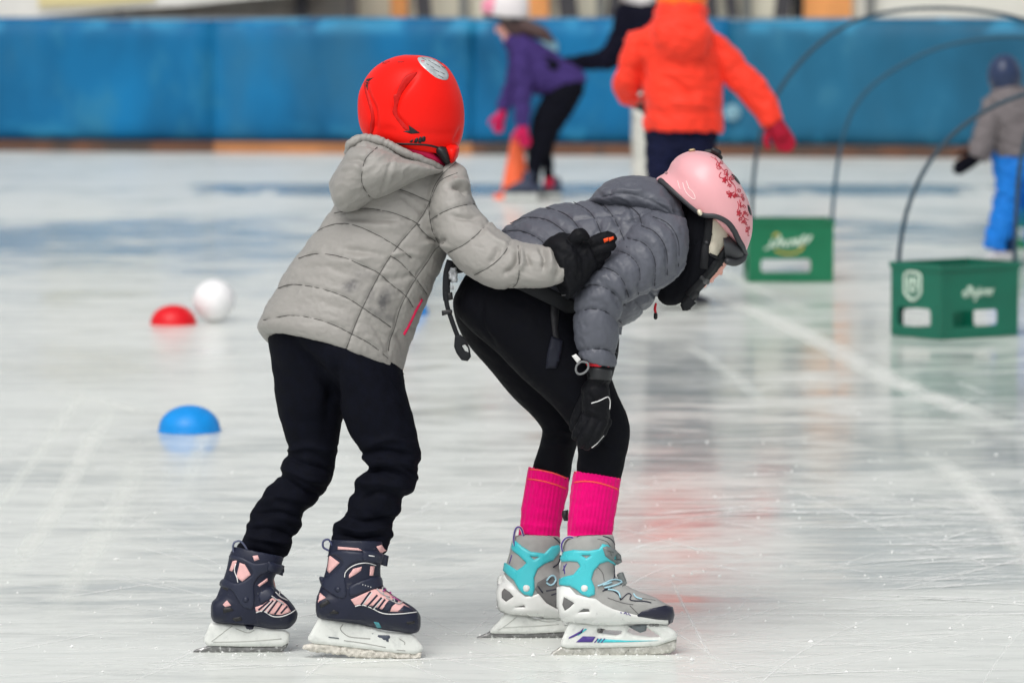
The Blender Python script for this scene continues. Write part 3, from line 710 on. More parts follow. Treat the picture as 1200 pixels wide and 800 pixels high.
# ================================================================ the boy in the grey jacket
YB_ = 7.70
gb = G(370, 767)
BOY = Thing('person', (gb.x, gb.y, 0), 'skater in grey quilted jacket, black trousers and red helmet pushing the other from behind', 'person')
bj = dict(hip=(392, 400, 0, 50), waist=(405, 340, 0, 46), chest=(450, 260, 0, 52), neck=(478, 195, -.0, 30), nk2=(482, 165, 0, 26), head=(483, 128, 0, 44), crown=(484, 100, 0, 36),
          shR=(507, 242, -.01, 20), elR=(572, 300, -.13, 19), wrR=(655, 312, -.15, 15), shL=(520, 235, .12, 24), elL=(575, 290, .2, 19), wrL=(650, 315, .2, 15),
          hL=(365, 425, .05, 36), kL=(362, 530, .04, 24), aL=(305, 650, .02, 17), fL=(318, 705, .01, 15), hR=(420, 430, -.05, 36), kR=(458, 530, -.07, 24), aR=(420, 645, -.08, 17), fR=(450, 712, -.085, 15))
BOY.add('body', limb_body(None, bj, [('hip', 'waist'), ('waist', 'chest'), ('chest', 'neck'), ('neck', 'nk2'), ('nk2', 'head'), ('head', 'crown'), ('chest', 'shR'), ('shR', 'elR'), ('elR', 'wrR'), ('chest', 'shL'), ('shL', 'elL'), ('elL', 'wrL'),
        ('hip', 'hL'), ('hL', 'kL'), ('kL', 'aL'), ('aL', 'fL'), ('hip', 'hR'), ('hR', 'kR'), ('kR', 'aR'), ('aR', 'fR')], YB_), SKIN)

# ---- trousers
tl = loft([(316, 372, 440, 395, .02, .10), (314, 392, 432, 428, .025, .105), (319, 430, 414, 466, .04, .095), (325, 480, 400, 496, .045, .075), (334, 513, 396, 518, .045, .06), (341, 528, 394, 540, .045, .055), (332, 540, 393, 556, .04, .055),
           (331, 552, 386, 570, .04, .053), (316, 568, 372, 586, .035, .052), (304, 585, 360, 598, .03, .05), (295, 601, 357, 613, .025, .048), (286, 620, 346, 631, .02, .046), (279, 637, 336, 655, .018, .044), (281, 647, 331, 659, .018, .036)], YB_, sub=5)
tr = loft([(330, 376, 470, 425, -.02, .10), (352, 412, 474, 446, -.03, .105), (386, 455, 478, 468, -.045, .09), (400, 487, 483, 488, -.055, .075), (409, 509, 490, 508, -.06, .065), (421, 527, 493, 530, -.065, .06), (425, 538, 491, 548, -.07, .057), (432, 545, 490, 556, -.07, .055),
           (419, 560, 484, 570, -.072, .055), (409, 588, 471, 587, -.075, .05), (403, 602, 469, 604, -.078, .048), (394, 616, 458, 617, -.08, .047), (389, 630, 461, 630, -.082, .046), (388, 641, 452, 646, -.083, .036)], YB_, sub=5)
tro = remesh(join(tl, tr), .0032, 5)
tfold = [([(398, 420), (388, 460), (384, 500)], 9, -.007), ([(345, 405), (380, 440), (398, 480)], 7, -.006), ([(340, 536), (362, 545), (390, 552)], 4, -.007), ([(332, 548), (360, 560), (386, 566)], 5, .006), ([(336, 530), (360, 522), (392, 530)], 5, .005),
         ([(330, 556), (352, 572), (376, 582)], 3.5, -.007), ([(302, 590), (330, 582), (366, 592)], 5, .005), ([(298, 602), (325, 600), (357, 608)], 3.5, -.006), ([(290, 620), (316, 620), (350, 632)], 4, -.007), ([(286, 628), (312, 632), (344, 636)], 4, .006),
         ([(420, 532), (450, 528), (490, 534)], 4, -.008), ([(432, 541), (455, 540), (488, 548)], 4, .007), ([(424, 552), (450, 548), (486, 562)], 4, -.008), ([(446, 535), (470, 545), (490, 556)], 3, -.005), ([(418, 566), (445, 566), (484, 574)], 5, .006), ([(420, 585), (445, 577), (474, 584)], 4, -.005),
         ([(404, 604), (430, 612), (466, 608)], 4, -.008), ([(396, 616), (428, 622), (458, 616)], 4, .007), ([(392, 626), (425, 632), (458, 627)], 3.5, -.006), ([(432, 520), (460, 514), (488, 520)], 5, .005)]
tro = displace(tro, front_only_folds=False, folds=[(l, w * .85, a * 1.35) for l, w, a in tfold], fn=addf(cloth_noise(.0026, 60, 26, 40, 15, 3, False), lambda px, py, V, N: cloth_noise(.0062, 34, 15, 40, 28, 8, False)(px, py, V, N) * np.clip((py - 510) / 30, 0, 1)))
BOY.add('trousers', tro, NAVY)

# ---- jacket
JAC = mat('jacket_grey_nylon', (.318, .306, .288), .5, .4, var=.03, vscale=14, bump=.4, bscale=140, mask=(.115, .112, .115), sheen=.1)
STIT = mat('seam_thread_dark', (.085, .083, .08), .9, .2)
torso = loft([(352, 372, 440, 400, .0, .07), (334, 386, 452, 432, .0, .10, 2, -8), (314, 394, 466, 447, .0, .122, 5, -14), (303, 386, 474, 449, .0, .128, 6, -15), (303, 377, 473, 437, .0, .13, 7, -16), (318, 347, 481, 400, .005, .125, 8, -14), (344, 305, 503, 345, .01, .122, 8, -8), (366, 276, 520, 305, .02, .122, 6, -6),
              (388, 246, 532, 268, .03, .12, 4, -4), (402, 220, 541, 232, .035, .11), (425, 195, 543, 203, .035, .09), (450, 180, 528, 190, .035, .07), (462, 172, 515, 182, .035, .05)], YB_, n=64)
slv = loft([(500, 212, 532, 186, -.035, .02), (498, 232, 545, 198, -.04, .05), (503, 254, 550, 219, -.05, .062), (512, 281, 557, 242, -.065, .064), (530, 307, 574, 260, -.09, .062), (552, 326, 594, 275, -.115, .058), (580, 337, 613, 284, -.135, .053), (612, 339, 637, 288, -.15, .05), (640, 337, 652, 293, -.158, .046, 6, 1), (655, 331, 655, 298, -.16, .042, 11, 1),
            (650, 328, 652, 300, -.158, .036, 8, 1), (630, 330, 634, 300, -.153, .034)], YB_, n=48)
slvL = loft([(510, 250, 545, 210, .12, .05), (520, 280, 560, 245, .17, .055), (545, 318, 585, 272, .20, .05), (590, 335, 610, 290, .215, .045), (640, 335, 648, 300, .215, .04)], YB_)
jac = remesh(join(torso, slv, slvL), .0029, 5)
jseam = [[(309, 375), (345, 369), (385, 378), (410, 390), (440, 407), (474, 438)], [(326, 338), (342, 333), (372, 337), (405, 348), (424, 360), (445, 374), (458, 383)], [(350, 303), (370, 297), (400, 301), (425, 311), (444, 320), (458, 333), (476, 347), (484, 360)],
         [(372, 270), (395, 262), (420, 265), (445, 277), (465, 289), (482, 302)], [(392, 250), (425, 244), (455, 248), (480, 257), (492, 264)], [(468, 222), (485, 228), (505, 237)],
         [(536, 203), (516, 212), (506, 232), (492, 258), (470, 283), (450, 312), (440, 330), (424, 362), (412, 392), (406, 408)], [(520, 285), (510, 292), (500, 308), (486, 328), (470, 358), (462, 385), (457, 398), (455, 411)],
         [(488, 262), (498, 274), (510, 283)], [(458, 300), (470, 308), (490, 330), (500, 345)]]
sseam = [[(534, 191), (518, 205), (507, 224), (503, 245), (506, 268), (514, 285)], [(504, 258), (520, 248), (540, 241), (556, 239)], [(525, 296), (542, 288), (560, 274), (573, 259)], [(556, 322), (575, 312), (590, 298), (600, 280)], [(596, 338), (606, 332), (609, 310), (607, 288)]]
jfold = [([(590, 322), (603, 310), (607, 292)], 3.5, -.006), ([(608, 318), (613, 305), (610, 290)], 3.5, .005), ([(614, 296), (618, 305), (622, 312)], 3, -.005), ([(632, 290), (638, 302), (636, 318)], 3, -.006), ([(640, 288), (646, 302), (644, 322)], 4, .004), ([(648, 296), (655, 312), (650, 330)], 3, -.004),
         ([(528, 218), (540, 220), (548, 228)], 3, -.008), ([(530, 212), (542, 213), (550, 222)], 4, .006), ([(528, 252), (545, 255), (562, 254)], 3.5, -.004), ([(585, 288), (580, 300), (572, 310)], 4, -.004), ([(565, 268), (580, 280), (598, 288)], 4, .003),
         ([(395, 256), (430, 256), (470, 258)], 4, -.005), ([(398, 262), (430, 264), (470, 268)], 5, .004), ([(400, 292), (430, 295), (455, 300)], 3.5, -.004), ([(365, 292), (400, 306), (440, 300)], 5, .004), ([(500, 278), (512, 284), (522, 282)], 3, -.006), ([(495, 286), (510, 284), (525, 290)], 3, .004),
         ([(345, 318), (375, 312), (410, 322)], 4, -.003), ([(470, 230), (490, 245), (500, 255)], 3, -.003), ([(455, 300), (475, 296), (498, 300)], 3, .004), ([(440, 330), (470, 326), (490, 318)], 4, -.003), ([(330, 360), (370, 352), (420, 370)], 6, -.002), ([(430, 372), (440, 385), (452, 405)], 3, -.003), ([(462, 390), (470, 400), (474, 420)], 4, -.004), ([(425, 395), (440, 400), (450, 415)], 3, .003)]
def stain(px, py, V):
    m = np.zeros(len(px)); N = vnormals(V, jac[1])
    for cx, cy, rx, ry, ang, a in ((412, 335, 11, 7, -25, .75), (426, 322, 13, 6, 10, .3), (450, 352, 8, 13, 15, .8), (441, 366, 12, 6, 25, .45), (434, 345, 6, 10, 10, .4), (460, 340, 10, 8, 0, .25), (455, 372, 9, 5, 30, .4)):
        c, s = math.cos(rad(ang)), math.sin(rad(ang)); u = ((px - cx) * c + (py - cy) * s) / rx; v = (-(px - cx) * s + (py - cy) * c) / ry
        m = np.maximum(m, a * np.exp(-(u * u + v * v) ** 1.4))
    n = noise3(np.stack([px / 5, py / 5, px * 0], -1), 4) * .5 + noise3(np.stack([px / 2.2, py / 2.2, px * 0], -1), 5) * .35
    return np.clip(m * (1 + n) + 0 * px, 0, 1) * (N[:, 1] < .1)
def jfn(px, py, V, N):
    return cloth_noise(.0019, 34, 14, 30, 14, 11, False)(px, py, V, N) + cloth_noise(.0012, 9, 5, 14, 20, 15)(px, py, V, N)
arm = lambda px, py, V: (px > 522) & (V[:, 1] < YB_ - .01)
# torso seams keep to the torso, sleeve seams to the sleeve: displace in two passes
jx, jy = proj(jac[0]); dS, _ = pdist(jx, jy, [(520, 215), (530, 250), (552, 290), (590, 308), (655, 315)])
onS = (dS < 34) & (jac[0][:, 1] < YB_ - .02) & (jx > 503)
j1 = displace(jac, jseam, 8, .0026, .0022, [(l, w, a * 1.25) for l, w, a in jfold], jfn)
j2 = displace(jac, sseam, 8, .0024, .0022, [(l, w * .9, a * 1.9) for l, w, a in jfold], jfn)
kk = np.clip((jx - 500) / 14, 0, 1) * onS
jv = j1[0] * (1 - kk[:, None]) + j2[0] * kk[:, None]
jac = (smooth_(jv, jac[1], 1, .3), jac[1])
jx, jy = proj(jac[0])
jo = BOY.add('jacket', jac, JAC, attr=stain(jx, jy, jac[0]))
JT = bvh(jac)
def threads(lines, tree, Yb, r=.0009, lift=.0014):
    return join(*[strand(l, tree, Yb, r, lift) for l in lines])
BOY.add('seam_stitching', threads(jseam + sseam, JT, YB_, .0007, .0009), STIT, jo)
CRIM = mat('lining_crimson', lin(212, 14, 78), .7, var=.1, vscale=40)
BOY.add('pocket_zip', strand([(494, 351), (487, 364), (480, 379), (473, 392)], JT, YB_, .0036, .0002), CRIM, jo)
# hood hanging on the back
hood = loft([(386, 216, 390, 232, -.06, .02), (391, 206, 394, 241, -.062, .06), (401, 189, 403, 247, -.062, .085), (411, 168, 416, 246, -.06, .098), (427, 160, 436, 238, -.055, .105), (448, 166, 456, 228, -.05, .105), (472, 178, 480, 215, -.045, .095), (496, 187, 502, 206, -.04, .08), (514, 195, 520, 203, -.03, .055), (522, 193, 526, 199, -.02, .02)], YB_, n=56)
hood = remesh(hood, .0026, 5)
hseam = [[(442, 173), (428, 186), (424, 205), (426, 220), (436, 234), (441, 237)], [(412, 170), (440, 171), (468, 180), (498, 192), (520, 198)]]
hood = displace(hood, hseam, 9, .004, .002, [([(405, 192), (415, 186), (430, 190)], 3.5, -.007), ([(398, 200), (412, 194), (426, 200)], 4, .004), ([(461, 182), (454, 200), (448, 222), (441, 236)], 2, -.0025), ([(466, 182), (459, 202), (452, 224)], 2.5, .002), ([(430, 212), (460, 200), (500, 190)], 8, .003), ([(455, 186), (480, 184), (510, 190)], 4, -.003),
            ([(482, 174), (487, 182)], 2, -.003), ([(490, 176), (494, 184)], 2, -.003), ([(474, 172), (480, 181)], 2, -.003)], cloth_noise(.003, 22, 12, 30, -25, 21))
ho = BOY.add('hood', hood, JAC, jo, attr=np.zeros(len(hood[0])))
HT = bvh(hood)
BOY.add('hood_stitching', threads([hseam[0]], HT, YB_, .0007, .0009), STIT, ho)
BOY.add('hood_rim', displace(remesh(tube([(407, 178, -.085, 4), (411, 168, -.10, 5), (427, 161.5, -.10, 5), (448, 166, -.10, 5), (472, 178, -.10, 4.5), (494, 187, -.085, 4.5), (512, 195, -.06, 4), (522, 200, -.03, 3.5)], YB_, n=20), .0024, 2), fn=cloth_noise(.0022, 5, 12, 20, 20, 23)), JAC, ho)
BOY.add('hood_lining', tube([(458, 169, -.075, 5), (474, 173, -.075, 5.5), (494, 179, -.07, 5.5), (508, 186, -.055, 5), (518, 194, -.03, 4)], YB_, flat=(1, 1)), CRIM, jo)
BOY.add('collar', tube([(505, 182, .0, 9), (520, 190, .0, 9), (532, 200, .0, 8)], YB_), mat('collar_black', (.012, .012, .014), .8), jo)

# ---- red helmet
RED = mat('helmet_red_matt', (.95, .012, .007), .45, .16, var=.02, vscale=12)
REDD = mat('helmet_vent_red', (.60, .012, .010), .5, .2)
BLK = mat('black_plastic', (.010, .010, .012), .5)
hel = loft([(429, 161, 532, 181, 0, .086, 0, 0, 0, 4), (423, 152, 540, 166, 0, .099, 0, 0, 0, 4), (419.5, 136, 544, 146, 0, .108, 0, 0, 0, 1), (420, 112, 543, 121, 0, .111), (427, 94, 536, 98, 0, .105), (437, 81, 527, 82, 0, .092), (449, 72.5, 517, 73, 0, .072), (462, 67, 505, 67.5, 0, .045), (474, 64.5, 492, 65, 0, .016)], YB_, n=64)
hel = remesh(hel, .0028, 6)
HELF = [([(489, 86), (478, 98), (469, 110), (464, 124), (463, 134), (470, 145), (480, 153)], 4, -.008), ([(428, 98), (430, 112), (437, 128), (438, 145), (434, 160)], 4, -.008), ([(429, 150), (470, 153), (520, 158), (543, 152)], 5, -.0015), ([(541, 148), (537, 158), (532, 166)], 2.5, -.004)]
hel = displace(hel, folds=HELF)
he = BOY.add('helmet', hel, RED); LT = bvh(hel)
def stk(name, poly, m, tree=LT, parent=he, T=BOY, Yb=YB_, th=.0008, sp=2.5, **k): return T.add(name, patch(poly, tree, Yb, th, sp, **k), m, parent)
stk('vent', [(489, 85), (475, 89), (467, 103), (465, 110), (461, 112), (462, 122), (460, 132), (466, 142), (474, 152), (480, 153), (475, 146), (467, 136), (466, 126), (470, 112), (478, 100)], REDD)
stk('vent', [(427, 96), (434, 97), (430, 101), (432, 110), (436, 122), (439, 136), (438, 152), (434, 158), (434, 146), (435, 136), (431, 120), (428, 108)], REDD)
stk('vent_slot', [(472, 154), (480, 153), (479, 147), (485, 151), (492, 156), (482, 157)], BLK, smooth=False)
stk('vent_slot', [(430, 93), (438, 91), (433, 95), (431, 99), (431, 106), (428, 98)], BLK, smooth=False); stk('vent_slot', [(431, 159), (437, 157), (437, 162), (431, 162)], BLK, smooth=False)
for q in ([(449, 73), (457, 72), (453, 75), (448, 75)], [(466, 72), (474, 72), (471, 74), (466, 74)]): stk('vent_slot', q, REDD, smooth=False)
SILV = mat('sticker_silver', (.55, .60, .62), .38, .5, var=.25, vscale=40, metal=.15)
st = stk('sticker', [(490, 68), (496, 67), (503, 68), (510, 71), (517, 76), (522, 81), (525.5, 88), (524.5, 93), (520, 94), (511, 91), (503, 85), (495, 78), (490.5, 72)], SILV, th=.0006)
INK = mat('sticker_ink', (.12, .14, .15), .6); dots = []
for (x, y, a) in ((497, 70, 5), (503, 72, 3), (508, 75, 6), (513, 78, 5), (506, 79, 4), (511, 83, 6), (518, 86, 5), (516, 90, 6), (501, 76, 3), (515, 73, 5), (519, 79, 5)): dots.append(strand([(x - a / 2, y - a * .25), (x + a / 2, y + a * .3)], LT, YB_, .0006, .0012, sub=2))
BOY.add('sticker_print', join(*dots), INK, st)
stk('sticker_dot', [(494, 71), (497, 71), (497, 74), (494, 74)], CRIM, parent=st, th=.0012)
for q in ([(480, 166), (484, 163.5), (483, 167)], [(485, 167), (487, 162.5), (490, 162), (489, 167)], [(490, 167), (491.5, 161), (494, 161), (494, 167)], [(494.5, 166), (495, 160.5), (498.5, 160.5), (498, 165.5)]): stk('logo_mark', q, BLK)
BOY.add('rim_trim', join(strand([(430, 162), (445, 166), (462, 168.5), (480, 169), (500, 170), (516, 174), (527, 180)], LT, YB_, .003, -.001)), BLK, he)
BOY.add('ear_pad', loft([(515, 173, 530, 168, -.03, .03), (520, 182, 538, 172, -.03, .045), (525, 190, 537, 182, -.03, .04), (528, 194, 533, 190, -.03, .012)], YB_), RED, he)
BOY.add('ear_pad_liner', loft([(502, 172, 522, 170, -.045, .03), (510, 181, 527, 176, -.045, .035), (519, 190, 529, 185, -.045, .028), (524, 194, 529, 191, -.04, .01)], YB_), BLK, he)

# ---- right glove: wide gauntlet round the cuff, hand laid on the other skater's waist
gau = loft([(634, 288, 664, 352, -.150, .036, 6, 0), (642, 279, 668, 350, -.155, .05, 5, 0), (655, 273, 678, 340, -.155, .05), (666, 273, 688, 330, -.15, .045), (676, 279, 694, 320, -.148, .038), (688, 282, 700, 312, -.148, .03)], YB_)
fing = [tube([(688, 288, -.15, 8), (702, 282, -.155, 8), (712, 278, -.155, 7.5), (718, 279, -.15, 5.5)], YB_), tube([(690, 297, -.15, 8), (704, 291, -.155, 8), (714, 287, -.152, 7), (717, 288, -.15, 6)], YB_), tube([(690, 306, -.145, 8), (702, 300, -.145, 7.5), (710, 297, -.142, 6.5)], YB_), tube([(686, 316, -.14, 7), (696, 311, -.14, 6.5), (703, 308, -.137, 5.5)], YB_),
        tube([(668, 290, -.165, 9), (673, 280, -.18, 8), (680, 275, -.185, 8), (685, 278, -.18, 6)], YB_)]
glv = displace(remesh(join(gau, *fing), .0022, 3), folds=[([(660, 280), (672, 300), (672, 330)], 4, .004), ([(676, 290), (684, 305), (684, 322)], 3, -.004), ([(690, 292), (705, 286)], 1.6, -.002), ([(645, 290), (662, 300), (668, 330)], 4, -.003)], fn=cloth_noise(.002, 9, 12, 20, 30, 31))
gv = BOY.add('glove', glv, GLOVE); GT = bvh(glv)
ORG = mat('logo_orange', lin(255, 84, 25), .5)
BOY.add('logo_mark', join(*[patch(q, GT, YB_, .0008, 1.5, smooth=False) for q in ([(707, 280), (713, 278), (713, 282), (708, 284.5)], [(713.6, 278.5), (718.8, 277), (719.5, 280), (714, 283)])]), ORG, gv)
# left glove on the far side of her waist
glL = remesh(join(loft([(636, 288, 642, 340, .215, .035), (660, 290, 664, 335, .21, .035), (676, 294, 680, 328, .2, .03)], YB_), *[tube([(676, 300 + 8 * k, .2, 7), (692, 300 + 8 * k, .19, 7), (702, 302 + 8 * k, .175, 6)], YB_) for k in range(4)], tube([(660, 292, .2, 8), (672, 284, .185, 7), (682, 284, .18, 6)], YB_)), .0026, 3)
BOY.add('glove', glL, GLOVE)

# ================================================================ skates
def skate(T, Yc, shaft, foot, base_mat, holder, hholes, blade, blade_mat, hd=.038, holder_t=.013, blade_t=.0045, lump=0):
    bt = remesh(join(loft(shaft, Yc, n=40), loft(foot, Yc, n=40, pw=2.3)), .0024, 5)
    sk = T.add('ice_skate', bt, base_mat)
    T.add('blade_holder', slab(holder, Yc, holder_t, hholes, 3.2, smooth=False, rnd=.3), HOLD, sk)
    raw = slab(blade, Yc, blade_t, (), 2.5, rnd=.5)
    if lump:
        V, f = raw; px, py = proj(V); n = noise3(np.stack([px / 4, py / 4, V[:, 1] * 0], -1), 9); n2 = noise3(np.stack([px / 3, py * 0, V[:, 1] * 0 + 3], -1), 19)
        V[:, 1] += np.sign(V[:, 1] - Yc) * lump * (n + .4); V[:, 2] -= 0
        V[:, 2] += n2 * .0022 * (V[:, 2] < np.median(V[:, 2])) ; V[:, 2] = np.maximum(V[:, 2], .001); raw = (V, f)
    T.add('blade', raw, blade_mat, sk)
    return sk, bvh(bt)
NAVB = mat('boot_navy_plastic', lin(32, 36, 54), .45, .3, var=.08, vscale=40, bump=.12, bscale=200, dirt=((.12, .12, .13), 60, .62, .75))
NAVL = mat('boot_navy_cuff', lin(36, 41, 60), .4, .4, var=.06, vscale=40)
PINK = mat('boot_pink_mesh', lin(230, 182, 180), .8, .2, var=.06, vscale=60, bump=.4, bscale=900)
WLIN = mat('piping_white', (.72, .72, .72), .5); GRYL = mat('lace_grey', (.42, .41, .42), .7); LILA = mat('lace_violet', lin(170, 50, 140), .6)
def panels(T, sk, tree, Yc, name, polys, m, th=.0012, **k):
    for p in polys: T.add(name, patch(p, tree, Yc, th, 2.2, **k), m, sk)
def lines_(T, sk, tree, Yc, name, ls, m, r=.0012, lift=.0015):
    for l in ls: T.add(name, strand(l, tree, Yc, r, lift, sub=4), m, sk)

# boy, right skate (nearer)
Yc = G(430, 771).y + .004
shaft = [(388, 632, 448, 634, 0, .036), (385, 645, 449, 648, 0, .04), (383, 662, 446, 664, 0, .04), (378, 680, 447, 680, 0, .041), (372, 698, 452, 692, 0, .042), (370, 712, 452, 708, 0, .042), (374, 724, 440, 728, 0, .036)]
foot = [(370, 705, 370, 716, 0, .015), (374, 695, 374, 724, 0, .036), (396, 688, 396, 728, 0, .04), (424, 680, 424, 732, 0, .04), (445, 686, 446, 737, 0, .041), (464, 699, 466, 740, 0, .041), (480, 708, 481, 742, 0, .037), (489, 715, 490, 740, 0, .026), (493, 722, 493, 733, 0, .008)]
hol = [(374, 723), (398, 727), (426, 732), (450, 739), (482, 742), (488, 747), (496, 758), (494.5, 763), (486, 766), (460, 764), (420, 759), (384, 755), (368, 753.5), (361, 750), (361, 746)]
bla = [(354, 759), (356, 755), (368, 753), (384, 754.5), (420, 758), (460, 763), (494, 763.5), (493, 770), (488, 774.5), (470, 773.5), (430, 771), (395, 766), (366, 763)]
sk, ST = skate(BOY, Yc, shaft, foot, NAVB, hol, [], bla, SNOWB, lump=.004, blade_t=.006)
LINER = [[(396, 640), (420, 642), (425, 645), (410, 644), (396, 643.5)], [(400, 650), (412, 650), (405, 655)], [(386, 650), (398, 659), (386, 671), (383.5, 668)], [(409, 673), (414, 666), (424, 663.5), (423, 668), (416, 673), (409, 677)], [(434, 663), (439, 663), (437, 674), (433, 674)], [(373, 706), (375, 694), (382, 700), (374, 704)],
         [(411, 702), (424, 696), (438, 690), (448, 690), (462, 699), (472, 706), (484, 715), (472, 716.5), (454, 716), (438, 710), (424, 708), (416, 709)], [(441, 640), (447, 638), (452, 645), (446, 648)]]
panels(BOY, sk, ST, Yc, 'liner_panel', LINER[:1] + LINER[1:5] + LINER[7:], PINK, smooth=False); panels(BOY, sk, ST, Yc, 'liner_panel', [LINER[5], LINER[6]], PINK, smooth=False)
lines_(BOY, sk, ST, Yc, 'seam_line', [[(423, 708), (434, 693)], [(430, 710), (442, 697)], [(436, 712), (447, 700)], [(442, 714), (451, 702)], [(448, 715), (455, 706)], [(454, 716), (459, 708)]], NAVB, .0021)
panels(BOY, sk, ST, Yc, 'toe_panel', [[(447, 715), (454, 704), (462, 701), (468, 704), (460, 710), (457, 716)], [(466, 716), (473, 709), (478, 711), (486, 715), (478, 717)]], NAVL, .0022, smooth=False)
lines_(BOY, sk, ST, Yc, 'piping', [[(416, 710), (424, 708), (436, 712), (448, 718), (462, 719), (478, 718), (488, 717)], [(404, 676), (405, 670), (411, 664), (420, 660), (431, 659), (440, 662)], [(424, 709), (436, 694)], [(438, 713), (449, 700)]], WLIN, .0011)
panels(BOY, sk, ST, Yc, 'cuff_strap', [[(411, 686), (430, 678), (445, 675), (447, 686), (430, 692), (412, 698), (409, 692)]], NAVL, .003)
panels(BOY, sk, ST, Yc, 'cuff', [[(384, 652), (390, 646), (404, 645), (424, 647), (436, 650), (444, 655), (444, 661), (430, 657), (418, 658), (407, 665), (404, 676), (406, 690), (404, 700), (394, 699), (384, 692), (377, 686), (376, 676), (384, 676), (394, 669), (402, 660), (396, 652), (390, 650)]], NAVL, .002)
BOY.add('rivet', patch([(396 + 3.6 * math.cos(a), 690 + 3.6 * math.sin(a)) for a in np.linspace(0, 5.7, 10)], ST, Yc, .0045, 2), NAVL, sk)
bk = BOY.add('buckle', patch([(425, 644), (440, 645), (454, 651), (452, 663), (441, 659.5), (431, 658), (424, 655)], ST, Yc, .006, 2, smooth=False), NAVL, sk)
BOY.add('buckle_mark', join(*[tubew([P(*a, Yc - .048), P(*b, Yc - .048)], .0011, 6) for a, b in (((432, 650.5), (439, 651.5)),)]), WLIN, sk)
lines_(BOY, sk, ST, Yc, 'lace', [[(441, 690), (447, 696), (456, 700)], [(449, 696), (447, 688), (454, 692)], [(452, 700), (462, 706), (460, 700)], [(462, 706), (468, 708), (472, 704)]], GRYL, .0014, .003)
lines_(BOY, sk, ST, Yc, 'lace', [[(448, 694), (454, 690), (457, 697)], [(458, 700), (467, 705)]], LILA, .0011, .0042)
BOY.add('pull_loop', tubew(P(*cat([(386, 645), (379, 641), (379, 634), (385, 632), (391, 641), (396, 645)], 5).T, Yc - .01), .0026, 8, flat=(2.2, .8)), mat('loop_navy_grey', lin(70, 74, 110), .7), sk)
BOY.add('slot_mark', join(patch([(386, 718), (391, 714), (397, 717), (396, 719)], ST, Yc, .0008, 2, smooth=False), patch([(374, 708), (384, 702), (387, 706), (376, 712)], ST, Yc, .0008, 2, smooth=False), patch([(476, 728), (486, 727), (486, 730), (477, 731)], ST, Yc, .0008, 2, smooth=False)), BLK, sk)
TEAL_D = mat('logo_teal', lin(70, 150, 160), .5)
BOY.add('logo_mark', patch([(438, 728), (444, 729), (447, 735), (442, 735)], ST, Yc, .0008, 1.6, smooth=False), TEAL_D, sk)
BOY.add('logo_mark', join(*[patch([(424 + 3 * k, 681.5 + k), (426.2 + 3 * k, 681 + k), (426.6 + 3 * k, 686 + k), (424.5 + 3 * k, 686 + k)], ST, Yc, .0045, 1.6, smooth=False) for k in range(4)]), WLIN, sk)
hm = lambda a, b, Yc, r=.0009, t=.0135: tubew([P(*a, Yc - t), P(*b, Yc - t)], r, 6)
BOY.add('holder_groove', join(*[tubew(P(*cat(l, 4).T, Yc - .0132), .0009, 6) for l in ([(402, 731), (399, 737), (408, 745), (422, 747), (434, 748)], [(403, 750), (425, 753), (452, 758)], [(468, 748), (474, 752), (474, 755)], [(465, 761), (475, 762)])]), mat('holder_groove_grey', (.35, .35, .33), .6), sk)
BOY.add('holder_mark', join(hm((385, 746), (397, 747.5), Yc, .0013)), INK, sk)
BOY.add('release_lever', slab([(434, 742), (442, 741), (459, 742), (457, 752), (448, 750), (440, 745)], Yc, .0155, (), 3), mat('lever_slate', lin(70, 76, 92), .5), sk)

# boy, left skate
Yc = G(285, 764).y + .004
shaft = [(274, 640, 332, 652, 0, .036), (269, 650, 330, 662, 0, .04), (265, 668, 321, 678, 0, .04), (258, 688, 322, 688, 0, .041), (251, 706, 326, 700, 0, .042), (248, 720, 322, 714, 0, .042), (254, 729, 310, 732, 0, .036)]
foot = [(247, 710, 247, 722, 0, .015), (251, 702, 252, 729, 0, .036), (270, 692, 271, 731, 0, .04), (295, 682, 294, 733, 0, .04), (314, 682, 312, 736, 0, .041), (328, 693, 326, 737, 0, .04), (339, 703, 338, 736, 0, .035), (346, 712, 345, 730, 0, .022), (349, 718, 348, 725, 0, .008)]
hol = [(247, 729), (271, 731), (290, 732), (309, 736), (335, 738), (340, 742), (338, 753), (330, 757), (280, 757), (243, 756), (239, 751), (240, 745)]
bla = [(226, 763), (230, 760), (241, 757.5), (244, 755), (280, 756.5), (320, 756), (338, 753), (336, 758), (330, 763.5), (300, 764.5), (255, 765), (229, 765)]
sk, ST = skate(BOY, Yc, shaft, foot, NAVB, hol, [], bla, STEEL)
panels(BOY, sk, ST, Yc, 'liner_panel', [[(281, 659), (287, 661), (294, 673), (284, 681), (277, 676)], [(273, 657), (278, 656), (276, 662), (272, 669), (269, 668)], [(296, 651), (302, 650), (304, 655), (298, 657)], [(299, 663), (306, 665), (303, 668)], [(302, 685), (313, 677), (314, 680), (304, 687)], [(261, 708), (266, 703), (271, 709), (264, 711)],
        [(299, 711), (308, 708), (318, 700), (328, 702), (336, 708), (341, 716), (330, 720), (318, 719), (308, 716), (300, 716)]], PINK, smooth=False)
lines_(BOY, sk, ST, Yc, 'seam_line', [[(303, 714), (316, 703)], [(308, 716), (320, 703)], [(314, 718), (325, 703)], [(322, 719), (331, 706)], [(329, 718), (336, 710)]], NAVB, .002)
lines_(BOY, sk, ST, Yc, 'piping', [[(300, 717), (309, 715), (318, 721), (328, 722), (338, 719), (346, 714)], [(306, 716), (318, 704)], [(311, 717), (322, 704)], [(277, 660), (275, 668), (278, 676), (279, 682)]], WLIN, .0011)
